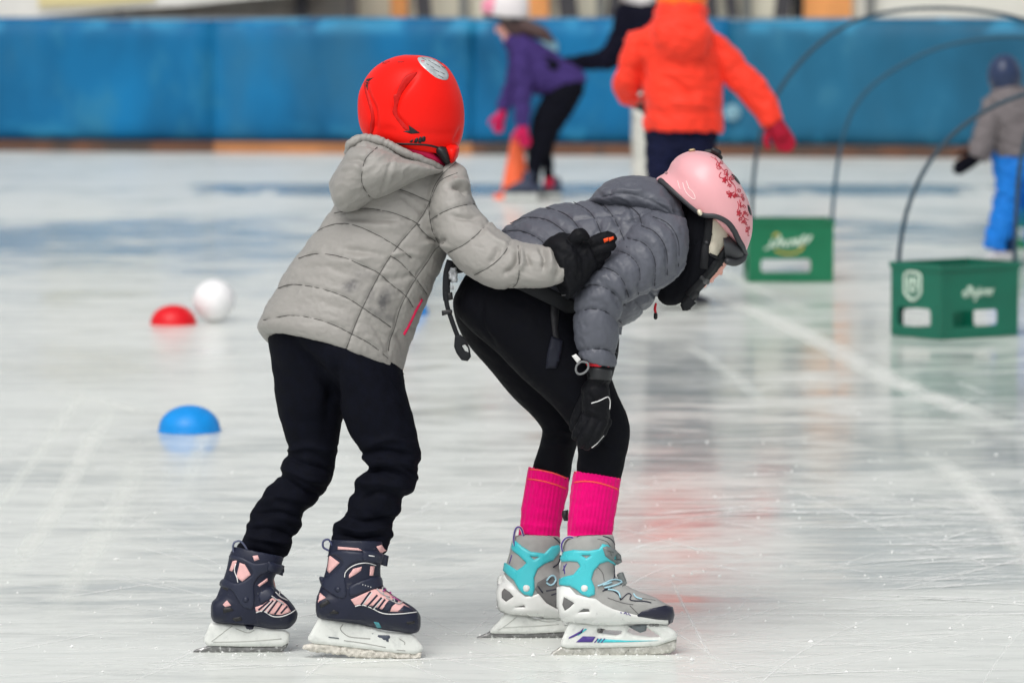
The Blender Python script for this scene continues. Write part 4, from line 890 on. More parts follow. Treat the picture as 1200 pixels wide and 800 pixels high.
panels(BOY, sk, ST, Yc, 'cuff', [[(270, 650), (284, 653), (300, 660), (316, 658), (322, 660), (316, 670), (306, 673), (298, 684), (298, 700), (296, 713), (284, 710), (276, 698), (270, 690), (258, 686), (262, 678), (276, 683), (290, 678), (296, 670), (288, 660), (276, 656), (270, 655)]], NAVL, .002)
panels(BOY, sk, ST, Yc, 'cuff_strap', [[(304, 694), (316, 688), (321, 691), (320, 699), (308, 706), (304, 703)]], NAVL, .003)
BOY.add('buckle', patch([(314, 657), (324, 660), (332, 662), (330, 673), (321, 671), (313, 668)], ST, Yc, .006, 2, smooth=False), NAVL, sk)
BOY.add('rivet', patch([(288 + 3.6 * math.cos(a), 702 + 3.6 * math.sin(a)) for a in np.linspace(0, 5.7, 10)], ST, Yc, .0045, 2), NAVL, sk)
lines_(BOY, sk, ST, Yc, 'lace', [[(322, 694), (328, 700), (336, 704)], [(326, 698), (328, 693), (333, 697)], [(318, 698), (326, 704), (332, 708)]], GRYL, .0014, .003)
BOY.add('pull_loop', tubew(P(*cat([(276, 652), (273, 642), (275, 635), (282, 634), (288, 641), (293, 652)], 5).T, Yc - .012), .0026, 8, flat=(2.0, .8)), mat('loop_slate', lin(90, 96, 120), .6), sk)
BOY.add('slot_mark', join(patch([(261, 712), (270, 711), (274, 715), (262, 718)], ST, Yc, .0008, 2, smooth=False), patch([(272, 724), (282, 722), (284, 726), (276, 728)], ST, Yc, .0008, 2, smooth=False), patch([(262, 685), (268, 688), (267, 692), (261, 689)], ST, Yc, .0008, 2, smooth=False)), BLK, sk)
BOY.add('release_lever', slab([(285, 731), (298, 732), (297, 738), (292, 740), (287, 736)], Yc, .0155, (), 3), mat('lever_dark', lin(40, 42, 60), .5), sk)
BOY.add('holder_groove', join(*[tubew(P(*cat(l, 4).T, Yc - .0132), .0009, 6) for l in ([(272, 733), (256, 745), (248, 751)], [(276, 736), (290, 741), (298, 738)], [(250, 752), (290, 751), (330, 748)])]), mat('holder_groove_pale', (.45, .46, .43), .6), sk)
# ================================================================ the girl bending forward
YG = 7.74
gg = G(690, 762)
GIRL = Thing('person', (gg.x, gg.y, 0), 'skater bent forward in dark grey puffer jacket, black leggings, bright pink socks and pink helmet', 'person')
gj = dict(hip=(610, 355, .02, 50), waist=(660, 310, .02, 44), chest=(735, 280, .02, 46), neck=(785, 285, .02, 26), shR=(755, 285, -.10, 24), elR=(712, 355, -.13, 18), wrR=(698, 420, -.14, 13), haR=(695, 470, -.13, 14),
          shL=(755, 285, .14, 24), elL=(720, 350, .17, 18), wrL=(700, 400, .17, 13), hR=(625, 385, -.05, 44), kR=(706, 505, -.055, 20), aR=(692, 640, -.05, 14), fR=(720, 705, -.05, 14), hL=(610, 385, .08, 44), kL=(658, 505, .09, 20), aL=(632, 635, .12, 14), fL=(660, 695, .13, 14))
bodyG = limb_body(None, gj, [('hip', 'waist'), ('waist', 'chest'), ('chest', 'neck'), ('chest', 'shR'), ('shR', 'elR'), ('elR', 'wrR'), ('wrR', 'haR'), ('chest', 'shL'), ('shL', 'elL'), ('elL', 'wrL'), ('hip', 'hR'), ('hR', 'kR'), ('kR', 'aR'), ('aR', 'fR'), ('hip', 'hL'), ('hL', 'kL'), ('kL', 'aL'), ('aL', 'fL')], YG)
# head: crown towards the upper right of the photo, face turned down and slightly away
headG = loft([(790, 300, 814, 345, .02, .035), (794, 280, 826.5, 335.5, .015, .055), (800, 262, 839, 325.5, .012, .068), (806, 248, 846, 318, .012, .074), (812, 236, 853, 308.5, .012, .076), (820, 225, 858, 300, .012, .074), (830, 216, 863, 285, .012, .064), (840, 212, 862, 268, .012, .045), (848, 214, 858, 250, .012, .02)], YG, n=40)
nose = tube([(838, 311, .03, 5), (843, 316, .035, 4.2), (844.5, 320, .04, 3)], YG); lip = tube([(831, 328, .0, 3), (834, 328.5, .03, 3), (831, 328, .06, 3)], YG); chin = tube([(816, 331, .015, 6), (822, 333, .02, 5), (825, 334, .03, 3.5)], YG)
bodyG = displace(remesh(join(bodyG, loft([(785, 285, 800, 320, .02, .045), (797, 275, 815, 325, .015, .048)], YG), headG, nose, lip, chin), .003, 4), folds=[([(839, 311), (845, 314)], 2.2, -.004)])
GIRL.add('body', bodyG, SKIN); BT = bvh(bodyG)

# ---- leggings
LEG = mat('leggings_black', (.0040, .0044, .0072), .75, .1, var=.2, vscale=70, bump=.2, bscale=1000)
near_ = loft([(545, 322, 668, 318, -.01, .10), (534, 345, 684, 350, -.02, .115), (533, 365, 694, 378, -.03, .115), (553, 388, 704, 414, -.04, .105), (581, 412, 716, 442, -.05, .09), (613, 444, 726, 467, -.055, .075), (643, 471, 735, 487, -.06, .062), (663, 494, 738.5, 503, -.06, .055), (674, 513, 737, 519, -.06, .052),
              (677, 530, 733, 536, -.06, .05), (676, 547, 729, 556, -.06, .047), (676, 565, 724, 572, -.06, .04)], YG, sub=6, n=48)
far_ = loft([(550, 326, 650, 322, .05, .10), (533, 345, 668, 348, .06, .115), (531, 362, 672, 374, .065, .115), (538, 386, 664, 402, .075, .10), (554, 411, 664, 428, .08, .088), (577, 437, 668, 452, .085, .072), (602, 466, 674, 480, .09, .06), (624, 487, 680, 500, .09, .054), (635.5, 503, 679, 512, .092, .051), (634, 515, 675, 526, .095, .049),
             (629.5, 530, 671.5, 541, .10, .047), (624, 546, 668, 560, .105, .044), (622, 562, 662, 574, .11, .038)], YG, sub=6, n=48)
lg = remesh(join(near_, far_), .003, 5)
lg = displace(lg, folds=[([(634, 516), (650, 512), (672, 514)], 2.5, -.004), ([(640, 522), (655, 519), (672, 522)], 2.5, .0025), ([(632, 508), (650, 505), (676, 508)], 2.5, .003), ([(566, 345), (566, 380), (585, 410)], 3, -.003), ([(678, 520), (695, 516), (715, 522)], 3, -.002)], fn=cloth_noise(.0016, 50, 20, 40, 30, 41))
GIRL.add('leggings', lg, LEG); LGT = bvh(lg)

# ---- socks with an orange band
PK = mat('sock_hot_pink', lin(240, 0, 122), .9, .2, var=.06, vscale=120, bump=.5, bscale=500, sheen=.1); PKO = mat('sock_stripe_orange', lin(255, 92, 90), .9, .2, bump=.4, bscale=500)
def sock(st, band, Yb):
    r = displace(remesh(loft(st, Yb, n=40), .0018, 3), fn=cloth_noise(.0012, 30, 12, 30, 5, 51)); r = displace(r, fn=lambda px, py, V, N: .0006 * np.sin((px + .16 * (py - 580)) * 1.35) + cloth_noise(.0016, 40, 9, 40, 8, 53, False)(px, py, V, N) * np.clip((py - 590) / 25, 0, 1), pucker=0); so_ = GIRL.add('sock', r, PK); t = bvh(r)
    for b, rr in band:
        n_ = strand(b, t, YG, rr * .8, .0002); f_ = strand(b, t, YG, rr * .8, .0002, far=True); GIRL.add('sock_stripe', join(n_, f_), PKO, so_)
sock([(676, 556, 724, 564, -.06, .040), (672.5, 551, 728, 560, -.06, .048), (671, 560, 727, 568, -.06, .049), (668, 580, 724, 588, -.058, .047), (666, 605, 720, 610, -.055, .044), (665, 625, 718, 630, -.052, .042), (666, 648, 716, 650, -.05, .04), (670, 660, 712, 662, -.05, .03)], [([(674, 553.5), (685, 552.5), (700, 553.5), (714, 556.5), (725, 561)], .0022), ([(673, 565), (685, 563.5), (700, 565), (714, 569), (724, 573)], .0022)], YG)
sock([(623, 552, 662, 564, .105, .038), (619, 546, 668, 559, .105, .045), (617, 557, 667, 568, .107, .046), (614, 576, 664, 585, .11, .044), (610, 600, 659, 606, .113, .042), (608, 622, 655, 628, .116, .04), (608, 645, 655, 648, .12, .038), (612, 656, 651, 658, .12, .028)], [([(621, 549.5), (632, 550.5), (650, 554.5), (664, 560)], .0022), ([(619, 561), (632, 562.5), (650, 567), (663, 572)], .0022)], YG)

# ---- jacket
PUF = mat('puffer_dark_grey', lin(88, 91, 101), .46, .4, var=.05, vscale=14, bump=.5, bscale=110)
tor = loft([(600, 285, 668, 362, .02, .09), (584, 284, 668, 378, .02, .125, -8, 6), (580, 282, 671, 385, .02, .135, -9, 7), (588, 268, 690, 389, .02, .14, -6, 4), (608, 254, 712, 386, .02, .14), (636, 242, 730, 381, .02, .14), (664, 237, 750, 371, .02, .145), (698, 233, 768, 352, .02, .15), (736, 226, 787, 332, .02, .145), (768, 226, 803, 310, .02, .125), (786, 236, 806, 300, .02, .10), (794, 244, 806, 292, .02, .08)], YG, n=64)
armR = loft([(766, 246, 804, 256, -.10, .03), (752, 254, 807, 276, -.11, .055), (744, 263, 806, 298, -.12, .066), (726, 283, 799, 318, -.13, .066), (705, 301, 775, 338, -.14, .062), (690, 317, 745, 351, -.15, .058), (678, 337, 731, 362, -.155, .054), (671, 362, 726.5, 380, -.158, .05), (672, 380, 724.5, 396, -.158, .048), (674, 402, 723.5, 412, -.158, .046), (676, 414, 722.5, 425, -.158, .044, -1, 3),
             (680, 418, 720, 429, -.158, .038, -1, 3), (683, 410, 718, 418, -.158, .034), (684, 390, 716, 396, -.158, .03)], YG, n=52)
armL = loft([(750, 255, 800, 275, .14, .05), (725, 290, 790, 325, .18, .06), (705, 320, 745, 345, .2, .055), (690, 360, 730, 372, .2, .05), (690, 380, 728, 392, .2, .04)], YG)
pj = remesh(join(tor, armR, armL), .0029, 5)
tseam = [[(598, 262), (615, 255), (640, 257), (660, 270), (672, 284)], [(588, 272), (610, 270), (635, 282), (645, 300)], [(640, 243), (665, 252), (680, 270), (690, 295)], [(672, 237), (690, 247), (700, 262), (708, 285)], [(703, 236), (716, 250), (726, 268), (735, 290)], [(735, 240), (748, 250), (752, 262)],
         [(672, 257), (700, 252), (730, 248)], [(738, 258), (760, 248), (790, 246)], [(745, 356), (752, 362), (762, 372)], [(760, 338), (770, 350), (776, 356)], [(640, 346), (665, 362), (690, 382)], [(600, 300), (640, 330), (680, 350)]]
aseam = [[(675, 412), (690, 409), (708, 409), (724, 414)], [(671, 366), (690, 362), (710, 365), (728, 378)], [(677, 337), (695, 333), (715, 340), (733, 358)], [(697, 313), (715, 315), (730, 328), (737, 348)], [(716, 293), (735, 297), (750, 315), (748, 345)], [(735, 279), (755, 285), (768, 305), (767, 335)], [(751, 264), (768, 272), (781, 292), (782, 322)], [(765, 254), (783, 262), (795, 282), (795, 312)]]
pfold = [([(690, 285), (700, 270), (706, 252)], 2.5, -.003), ([(700, 280), (712, 268), (722, 246)], 2.5, .003), ([(715, 250), (722, 262), (728, 255)], 2, -.003), ([(740, 246), (745, 256), (756, 262)], 2.5, -.005), ([(742, 254), (756, 252), (772, 258)], 3, .004), ([(718, 340), (722, 352), (728, 360)], 3, -.005), ([(712, 368), (718, 375), (726, 380)], 3, -.003), ([(690, 350), (705, 356), (716, 366)], 4, -.003), ([(738, 352), (752, 348), (770, 338)], 3.5, -.006), ([(745, 358), (760, 352), (772, 346)], 4, .004), ([(700, 326), (708, 332), (714, 342)], 3, -.003), ([(720, 302), (728, 312), (732, 326)], 4, .003), ([(735, 340), (738, 352), (732, 364)], 3, -.006)]
pjn = addf(cloth_noise(.0016, 16, 9, 25, 60, 61), cloth_noise(.0008, 7, 4, 12, -20, 63))
jx, jy = proj(pj[0]); dA, _ = pdist(jx, jy, [(785, 270), (765, 295), (735, 315), (708, 350), (699, 390), (699, 420)])
onA = (dA < 38) & (pj[0][:, 1] < YG - .075)
t1 = displace(pj, tseam, 9, .0055, .0024, pfold, pjn); t2 = displace(pj, aseam, 9, .0065, .0024, pfold, pjn)
ka = onA.astype(float)[:, None]; pj = (smooth_(t1[0] * (1 - ka) + t2[0] * ka, pj[1], 2, .35), pj[1])
gjo = GIRL.add('jacket', pj, PUF); PJT = bvh(pj)
GIRL.add('seam_stitching', threads(aseam + tseam[:6], PJT, YG, .0009, .0006), mat('seam_thread_grey', lin(46, 48, 56), .9), gjo)
gh = loft([(690, 235, 692, 238, .01, .02), (697, 226, 703, 241, .01, .06), (708, 215.5, 722, 246, .01, .09), (728, 208, 745, 252, .01, .105), (748, 207, 768, 262, .01, .11), (770, 211, 790, 275, .01, .108), (786, 221, 802, 290, .01, .10), (797, 236, 807, 296, .01, .088), (803, 252, 807, 290, .01, .06)], YG, n=56)
gh = displace(remesh(gh, .0027, 4), [[(704, 232), (728, 226), (756, 232), (780, 245), (798, 262)]], 9, .005, .002, [([(712, 232), (716, 222), (724, 214)], 2.5, -.004), ([(724, 214), (738, 218), (748, 213)], 2.5, -.005), ([(720, 220), (740, 224), (760, 222)], 3, .004), ([(735, 210), (745, 214), (760, 212)], 2, .003), ([(790, 236), (796, 255), (800, 275)], 3, -.004)], cloth_noise(.003, 24, 9, 30, 20, 71))
ghx, ghy = proj(gh[0])
GIRL.add('hood', gh, PUF, gjo)
RED2 = mat('zip_red', lin(215, 15, 40), .5)
GIRL.add('zip_puller', join(tube([(768.5, 356, -.03, 1.3), (767.5, 362, -.03, 1.6), (768.5, 368, -.03, 1.3)], YG)), RED2, gjo); GIRL.add('zip_cord_end', tube([(768.3, 368, -.03, 2.2), (768.3, 372, -.03, 2.4)], YG), BLK, gjo)

# ---- balaclava, helmet, straps
BAL = mat('neck_warmer_black', (.0075, .008, .011), .95, .08, bump=.3, bscale=500)
nw = loft([(784, 214, 762, 320, .015, .07), (797, 226, 770, 347, .015, .082), (813, 246, 780, 357, .015, .086), (822, 252, 795, 356, .013, .086), (830, 258, 812, 345, .012, .083), (836, 262, 824, 332, .012, .0815), (841, 266, 834, 322, .012, .078), (845, 272, 838, 315, .012, .06)], YG, n=48)
nw = displace(remesh(nw, .003, 4), folds=[([(812, 270), (806, 300), (790, 340)], 4, -.005), ([(822, 275), (817, 300), (806, 335)], 4, .004)], fn=cloth_noise(.002, 30, 10, 30, 110, 81))
nwo = GIRL.add('neck_warmer', nw, BAL); NT = bvh(nw)
bal = remesh(loft([(786, 296, 808, 344, .02, .05), (790, 276, 817, 332, .015, .064), (796, 257, 829, 318, .012, .077), (802, 243, 837, 312, .012, .081), (808, 231, 845, 302, .012, .083), (817, 220, 853, 294, .012, .081), (828, 212, 858, 280, .012, .071), (840, 208, 858, 264, .012, .05), (848, 210, 856, 248, .012, .02)], YG, n=48), .003, 4)
GIRL.add('balaclava', displace(bal, fn=cloth_noise(.0015, 25, 9, 25, 100, 85)), BAL)
ROSE = mat('helmet_pink_gloss', lin(236, 172, 178), .38, .4, var=.02, coat=.25)
gheL = loft([(769, 211, 873, 299, 0, .088, 0, 0, 1, 0), (770, 208, 876, 291, 0, .097, 0, 0, 1, 0), (781, 201, 881, 275, 0, .106), (787, 190, 882, 256, 0, .107), (796, 182, 878, 238, 0, .10), (810, 177, 871, 222, 0, .088), (827, 178, 862, 207, 0, .068), (838, 182, 853, 196, 0, .038), (844, 186.5, 849, 191, 0, .012)], YG, n=72)
def cut_rim(raw, path, d0):
    V, Fc = raw; px, py = proj(V); u0 = np.array([101., 88.]); u0 /= np.linalg.norm(u0); v0 = np.array([u0[1], -u0[0]])
    pu = [np.dot(np.array(q) - (769, 211), u0) for q in path]; pv = [np.dot(np.array(q) - (769, 211), v0) for q in path]
    u = (px - 769) * u0[0] + (py - 211) * u0[1]; v = (px - 769) * v0[0] + (py - 211) * v0[1]
    rv = np.interp(u, pu, pv) - d0; v2 = np.maximum(v, rv)
    return P(769 + u * u0[0] + v2 * v0[0], 211 + u * u0[1] + v2 * v0[1], V[:, 1]), Fc
RIM = [(769, 211), (787, 224), (799, 234.5), (809, 243), (818, 250), (826, 253.5), (836, 254), (845, 257), (854, 263), (861, 272), (866, 282), (871, 290), (873, 299)]
gheL = displace(remesh(cut_rim(gheL, RIM, 1.5), .0026, 5), folds=[([(778, 202), (788, 194), (792, 184)], 5, -.004), ([(790, 188), (815, 184), (845, 200), (868, 232)], 7, .0012)])
gho = GIRL.add('helmet', gheL, ROSE); GHT = bvh(gheL)
TRIM = mat('rim_rubber', (.035, .037, .043), .55)
rim = [(773, 211), (787, 223), (799, 233.5), (809, 242), (818, 249), (826, 252.5), (836, 253), (845, 256), (854, 262), (861, 272), (866, 282), (871, 290), (872.5, 298)]
GIRL.add('rim_trim', join(strand(rim, GHT, YG, .0058, -.0015, n=10), strand(rim, GHT, YG, .0058, -.0015, n=10, far=True)), TRIM, gho)
GIRL.add('visor_edge', join(tube([(872, 297, .0, 4), (869, 303, -.02, 5), (861, 307, -.035, 5), (853, 306, -.05, 4.5)], YG), tube([(872, 297, .0, 4), (869, 303, .02, 5), (861, 307, .035, 5), (853, 306, .05, 4.5)], YG), loft([(847, 270, 850, 306, 0, .07), (856, 275, 862, 306, 0, .065), (864, 284, 870, 303, 0, .05), (870, 292, 873, 300, 0, .02)], YG)), TRIM, gho)
GIRL.add('rivet', join(tube([(819.5, 248, -.105, 2.8), (820.5, 250, -.106, 2.8)], YG)), mat('rivet_cream', lin(222, 214, 190), .3, metal=.3), gho)
GIRL.add('rivet', patch([(781 + 1.8 * math.cos(a), 203 + 1.6 * math.sin(a)) for a in np.linspace(0, 5.6, 8)], GHT, YG, .002, 1.5), mat('rivet_rose', lin(190, 140, 145), .3, metal=.3), gho)
GIRL.add('rivet', patch([(866 + 1.4 * math.cos(a), 278 + 1.6 * math.sin(a)) for a in np.linspace(0, 5.6, 8)], GHT, YG, .002, 1.5), mat('rivet_dark', lin(90, 70, 80), .3, metal=.3), gho)
GIRL.add('clip', join(tube([(828, 178, .02, 3), (837, 179, .02, 4), (844, 185, .02, 3)], YG), tube([(836, 176, .01, 3), (842, 179, .01, 3.5)], YG)), BLK, gho)
GIRL.add('rivet', tube([(809, 176.5, -.02, 2), (813, 176, -.02, 2)], YG), mat('rivet_brass', lin(160, 140, 110), .3, metal=.5), gho)
BEI = mat('headband_beige', lin(196, 190, 174), .9, .2, var=.08, vscale=60, bump=.3, bscale=600)
HDT = bvh(join(nw, bal, headG))
GIRL.add('headband', join(patch([(833, 258), (842, 258), (848, 263), (852, 271), (850, 283), (844, 293), (839, 300), (831, 297), (830, 290), (833, 275)], HDT, YG, .004, 2.4, depth=.01)), BEI, nwo)
def strap(line, w_px, lift, tree=HDT, m=STRAP, name='strap', parent=None):
    l = cat(np.array(line, float), 6); d = np.gradient(l, axis=0); nn = np.stack([-d[:, 1], d[:, 0]], -1); nn /= np.linalg.norm(nn, axis=1)[:, None]
    ply = [tuple(q) for q in l + nn * w_px / 2] + [tuple(q) for q in (l - nn * w_px / 2)[::-1]]
    return GIRL.add(name, patch(ply, tree, YG, lift, 2, smooth=False, depth=.006), m, parent or gho)
strap([(862, 278), (852, 292), (840, 308), (829, 322), (818, 334), (806, 346)], 9, .007); strap([(831, 256), (829, 275), (826, 295), (824, 314)], 9, .006); strap([(831, 297), (836, 300), (843, 303)], 3.5, .006)
strap([(815, 338), (806, 350), (803, 358)], 9, .010, name='strap_end')
GIRL.add('strap_end', slab([(797, 357), (806, 347), (816, 355), (806, 364), (800, 364)], YG - .07, .006, (), 3), STRAP, gho)
GIRL.add('buckle', patch([(825 + 6 * math.cos(a) * 1.0, 327 + 5 * math.sin(a)) for a in np.linspace(0, 5.9, 12)], HDT, YG, .009, 2, depth=.01), mat('buckle_dark', (.03, .032, .036), .4), gho)
GIRL.add('buckle_button', patch([(825, 281), (829, 281), (829, 285), (825, 285)], HDT, YG, .010, 1.5), TRIM, gho)
GIRL.add('eyelash', tubew(P(*cat([(836, 314.5), (839.5, 316), (841.5, 317)], 3).T, YG - .03), .0008, 6), BLK, gho)
# vine style vine printed on the shell
VINE = mat('vine_print_crimson', lin(182, 14, 44), .35, coat=.3); VIND = mat('vine_print_dark', lin(118, 16, 40), .35, coat=.3)
def spiral(cx, cy, r, a0, turns=1.2, s=1):
    t = np.linspace(0, 1, 9); return [(cx + r * (1 - .8 * q) * math.cos(a0 + s * turns * 6.28 * q), cy + r * (1 - .8 * q) * math.sin(a0 + s * turns * 6.28 * q)) for q in t]
spine = cat([(833, 184), (840, 188), (845, 196), (850, 206), (857, 214), (860, 225), (866, 234), (869, 246), (872, 256), (876, 264), (876.5, 275)], 6)
ln = [[(833, 184), (840, 188), (844, 196), (848, 200)], [(838, 185), (842, 192), (845, 190)], [(848, 204), (853, 207), (852, 213), (857, 218)], [(858, 214), (862, 220), (861, 227), (866, 229)], [(856, 228), (862, 231), (866, 230), (872, 234)], [(864, 236), (866, 242), (864, 247)],
      [(868, 243), (872, 240), (874, 244)], [(869, 252), (873, 256), (872, 262), (876, 264)], [(873, 256), (877, 258)], [(874, 266), (877, 270), (876, 276), (878, 276)], [(851, 224), (853, 228), (858, 226)], [(845, 202), (842, 207), (846, 209)]]
for cx, cy, r, a in ((842, 196, 3.2, 0), (851, 201, 3, 2), (846, 190, 2.4, 1), (858, 209, 3, 4), (866, 224, 3, 3), (853, 226, 2.8, 5), (870, 229, 2.4, 1), (868, 257, 2.8, 2), (877, 268, 2.2, 4), (873, 249, 2.5, 0), (855, 218, 2.5, 3)): ln.append(spiral(cx, cy, r, a))
r5 = np.random.default_rng(5)
for k in range(26):
    b_ = spine[int(r5.integers(4, len(spine) - 3))]; a = r5.uniform(0, 6.28); r_ = r5.uniform(3, 7.5); e_ = (min(b_[0] + r_ * math.cos(a) - 1.5, 878.5), b_[1] + r_ * math.sin(a)); ln.append([tuple(b_), ((b_[0] + e_[0]) / 2 + r5.uniform(-1.5, 1.5), (b_[1] + e_[1]) / 2 + r5.uniform(-1.5, 1.5)), e_])
GIRL.add('vine_print', join(*[strand(l, GHT, YG, .00095, .0002, sub=3) for l in ln]), VINE, gho)
fl = []
for cx, cy, r in ((849, 211, 3.4), (855.5, 229, 3.0), (866, 250, 3.4), (852, 204.5, 1.9), (860.5, 230, 2.2), (871, 233.5, 2.0), (872.5, 249.5, 2.2), (871, 260, 1.6), (876, 252, 1.4), (843, 192, 1.3), (875.5, 271, 1.3)):
    fl.append(patch([(cx + r * (1 + .28 * math.cos(5 * a)) * math.cos(a) * .8, cy + r * (1 + .28 * math.cos(5 * a)) * math.sin(a)) for a in np.linspace(0, 6.0, 20)], GHT, YG, .0007, 1.4))
GIRL.add('blossom_print', join(*fl), VINE, gho)
GIRL.add('blossom_print', join(*[patch([(cx + .9 * math.cos(a), cy + .9 * math.sin(a)) for a in np.linspace(0, 5.3, 6)], GHT, YG, .0013, 1.2, smooth=False) for cx, cy in ((849, 211), (855.5, 229), (866, 250), (872.5, 249.5))]), VIND, gho)
for q in ([(857, 204), (861, 206), (865, 211), (867.5, 216), (864, 214), (860, 209)], [(876, 240), (878.5, 243), (880, 248), (880.5, 252.5), (878, 250), (876.5, 245)]): GIRL.add('vent_slot', patch(q, GHT, YG, .0006, 1.5), BLK, gho)
GIRL.add('scratch_mark', join(*[strand(l, GHT, YG, .0008, 0) for l in ([(800, 214), (803, 224), (810, 232), (815, 233), (812, 225), (806, 220)], [(804, 212), (808, 222)], [(794, 212), (797, 222)])]), mat('scuff_pale_pink', lin(255, 226, 224), .4), gho)

# ---- right glove hanging beside the knee
cu = loft([(689, 424, 716, 431, -.158, .036), (688, 431, 717, 437, -.158, .038), (688, 442, 716.5, 445, -.157, .038), (690, 446, 714, 449, -.155, .033)], YG)
palm = loft([(686, 446, 713, 447, -.155, .03), (681, 455, 714.5, 458, -.155, .031), (681.5, 468, 715.5, 470, -.152, .031), (682, 480, 715, 484, -.15, .029), (684, 488, 714, 495, -.148, .025), (690, 492, 712, 501, -.147, .018)], YG)
fg = [tube([(691, 483, -.152, 8), (684, 496, -.155, 8), (678, 506, -.152, 7), (675, 511, -.146, 5.5)], YG), tube([(699, 487, -.16, 8), (691, 503, -.166, 8), (684, 515, -.162, 7.2), (681, 520, -.155, 5.5)], YG), tube([(706, 491, -.158, 7.5), (699, 507, -.165, 7.6), (692, 519, -.16, 6.5), (688, 523, -.153, 5)], YG), tube([(710, 494, -.145, 7), (705, 506, -.15, 6.8), (698, 517, -.148, 5.8), (693, 522, -.145, 4.5)], YG),
      tube([(687, 466, -.135, 8), (681, 480, -.125, 8), (676, 492, -.122, 7.5), (673, 501, -.122, 6)], YG)]
gl2 = displace(remesh(join(cu, palm, *fg), .0021, 3), folds=[([(684, 450), (700, 452), (714, 450)], 2.2, -.003), ([(692, 472), (702, 466), (713, 464)], 2, -.002), ([(686, 460), (694, 466), (700, 476)], 2.5, -.002), ([(684, 478), (694, 482), (700, 488)], 2, .002)], fn=cloth_noise(.0016, 9, 6, 15, 60, 91))
g2 = GIRL.add('glove', gl2, GLOVE); G2T = bvh(gl2)
GIRL.add('piping', join(strand([(693, 472.5), (702, 469.5), (709, 466), (712.5, 465), (714.5, 469), (714.5, 475), (714, 479)], G2T, YG, .0012, .0006), strand([(693.5, 524), (699, 519.5), (704, 514), (707.5, 510)], G2T, YG, .001, .0006)), mat('piping_reflective', (.8, .8, .8), .35), g2)
GIRL.add('cuff_band', loft([(688, 429.5, 717.5, 434, -.158, .039), (687.5, 431, 717.5, 436, -.158, .040), (688, 442, 717, 444, -.157, .040), (688.5, 444, 716.5, 445.5, -.157, .038)], YG, sub=3), mat('cuff_band_black', (.014, .015, .018), .5, bump=.2, bscale=600), g2)
GIRL.add('lining', loft([(686, 420, 714, 424, -.158, .037), (686.5, 426, 714, 431, -.158, .0385), (688, 429, 714, 432, -.158, .034)], YG, sub=3), RED2, g2)
GIRL.add('tab', slab([(670, 417), (675, 414.5), (681, 421), (677, 426)], YG - .19, .0015, (), 2), mat('tab_white', (.75, .75, .74), .6), g2)
GIRL.add('pull_loop', tubew(P(*cat([(681, 424), (676, 428), (675, 434), (678, 438), (684, 437), (689, 432), (689, 426), (685, 424)], 5, True).T, YG - .196), .0032, 8, closed=True, flat=(1.6, .7)), mat('loop_grey', lin(120, 122, 124), .7), g2)
# far glove
GIRL.add('glove', remesh(join(loft([(692, 385, 726, 395, .2, .036), (690, 410, 724, 418, .2, .034), (686, 440, 716, 448, .195, .03)], YG), *[tube([(690 + 7 * k, 440, .19, 6.5), (684 + 7 * k, 460, .185, 6.5), (680 + 7 * k, 474, .175, 5)], YG) for k in range(4)], tube([(692, 415, .17, 7), (684, 430, .155, 6.5), (680, 442, .15, 5)], YG)), .0027, 3), GLOVE)

# ---- waist harness with its hanging straps
belt = [(528, 322, -.02), (540, 310, -.10), (580, 318, -.145), (640, 345, -.145), (672, 362, -.10), (684, 372, .02), (672, 362, .14), (640, 340, .18), (580, 312, .18), (536, 312, .10)]
b3 = cat(np.array([P(x, y, YG + d_) for x, y, d_ in belt]), 6, True); hb = GIRL.add('harness_belt', tubew(b3, .012, 10, closed=True, flat=(.35, 1.3)), STRAP)
def flatstrap(name, pts, w_px, Y, parent=hb, m=STRAP, t=.0016):
    l = cat(np.array(pts, float), 5) if len(pts) > 2 else np.array(pts, float); d = np.gradient(l, axis=0); nn = np.stack([-d[:, 1], d[:, 0]], -1); nn /= np.linalg.norm(nn, axis=1)[:, None]
    ply = [tuple(q) for q in l + nn * w_px / 2] + [tuple(q) for q in (l - nn * w_px / 2)[::-1]]
    return GIRL.add(name, slab(ply, Y, t, (), 3), m, parent)
flatstrap('webbing', [(528, 305), (524, 320), (523, 340), (524, 352)], 9, YG - .10, t=.003); flatstrap('hanging_strap', [(522, 342), (524, 358), (529, 374), (534, 388), (538, 397)], 5.5, YG - .105)
GIRL.add('strap_loop', slab([(533, 393), (540, 392), (546, 398), (550.5, 408), (552, 418), (548, 423), (541, 422), (535, 414), (532, 406)], YG - .106, .003, [[(541.5, 405), (545, 403.5), (548.5, 408), (549, 412.5), (545, 411)]], 2.5), STRAP, hb)
GIRL.add('strap_slider', slab([(517.5, 364), (526, 362.5), (530, 363), (530, 367), (518, 370)], YG - .106, .004, (), 2.5), BLK, hb)
GIRL.add('strap_slider', slab([(522, 344), (530, 342), (531, 351), (522, 352)], YG - .10, .005, (), 2.5), BLK, hb)
FOIL = mat('foil_grey', lin(165, 168, 172), .35, .5, var=.3, vscale=60, bump=1.0, bscale=120, metal=.3)
cr = remesh(slab([(527, 316), (531, 312.5), (535, 315), (536, 322), (535, 331), (531, 331), (527, 327)], YG - .115, .006, (), 2), .0022, 1)
GIRL.add('crumpled_tag', displace(cr, fn=cloth_noise(.005, 5, 4, 8, 70, 95)), FOIL, hb); GIRL.add('crumpled_tag', slab([(527, 335), (531, 334), (532, 339), (528, 340)], YG - .112, .003, (), 2), FOIL, hb)
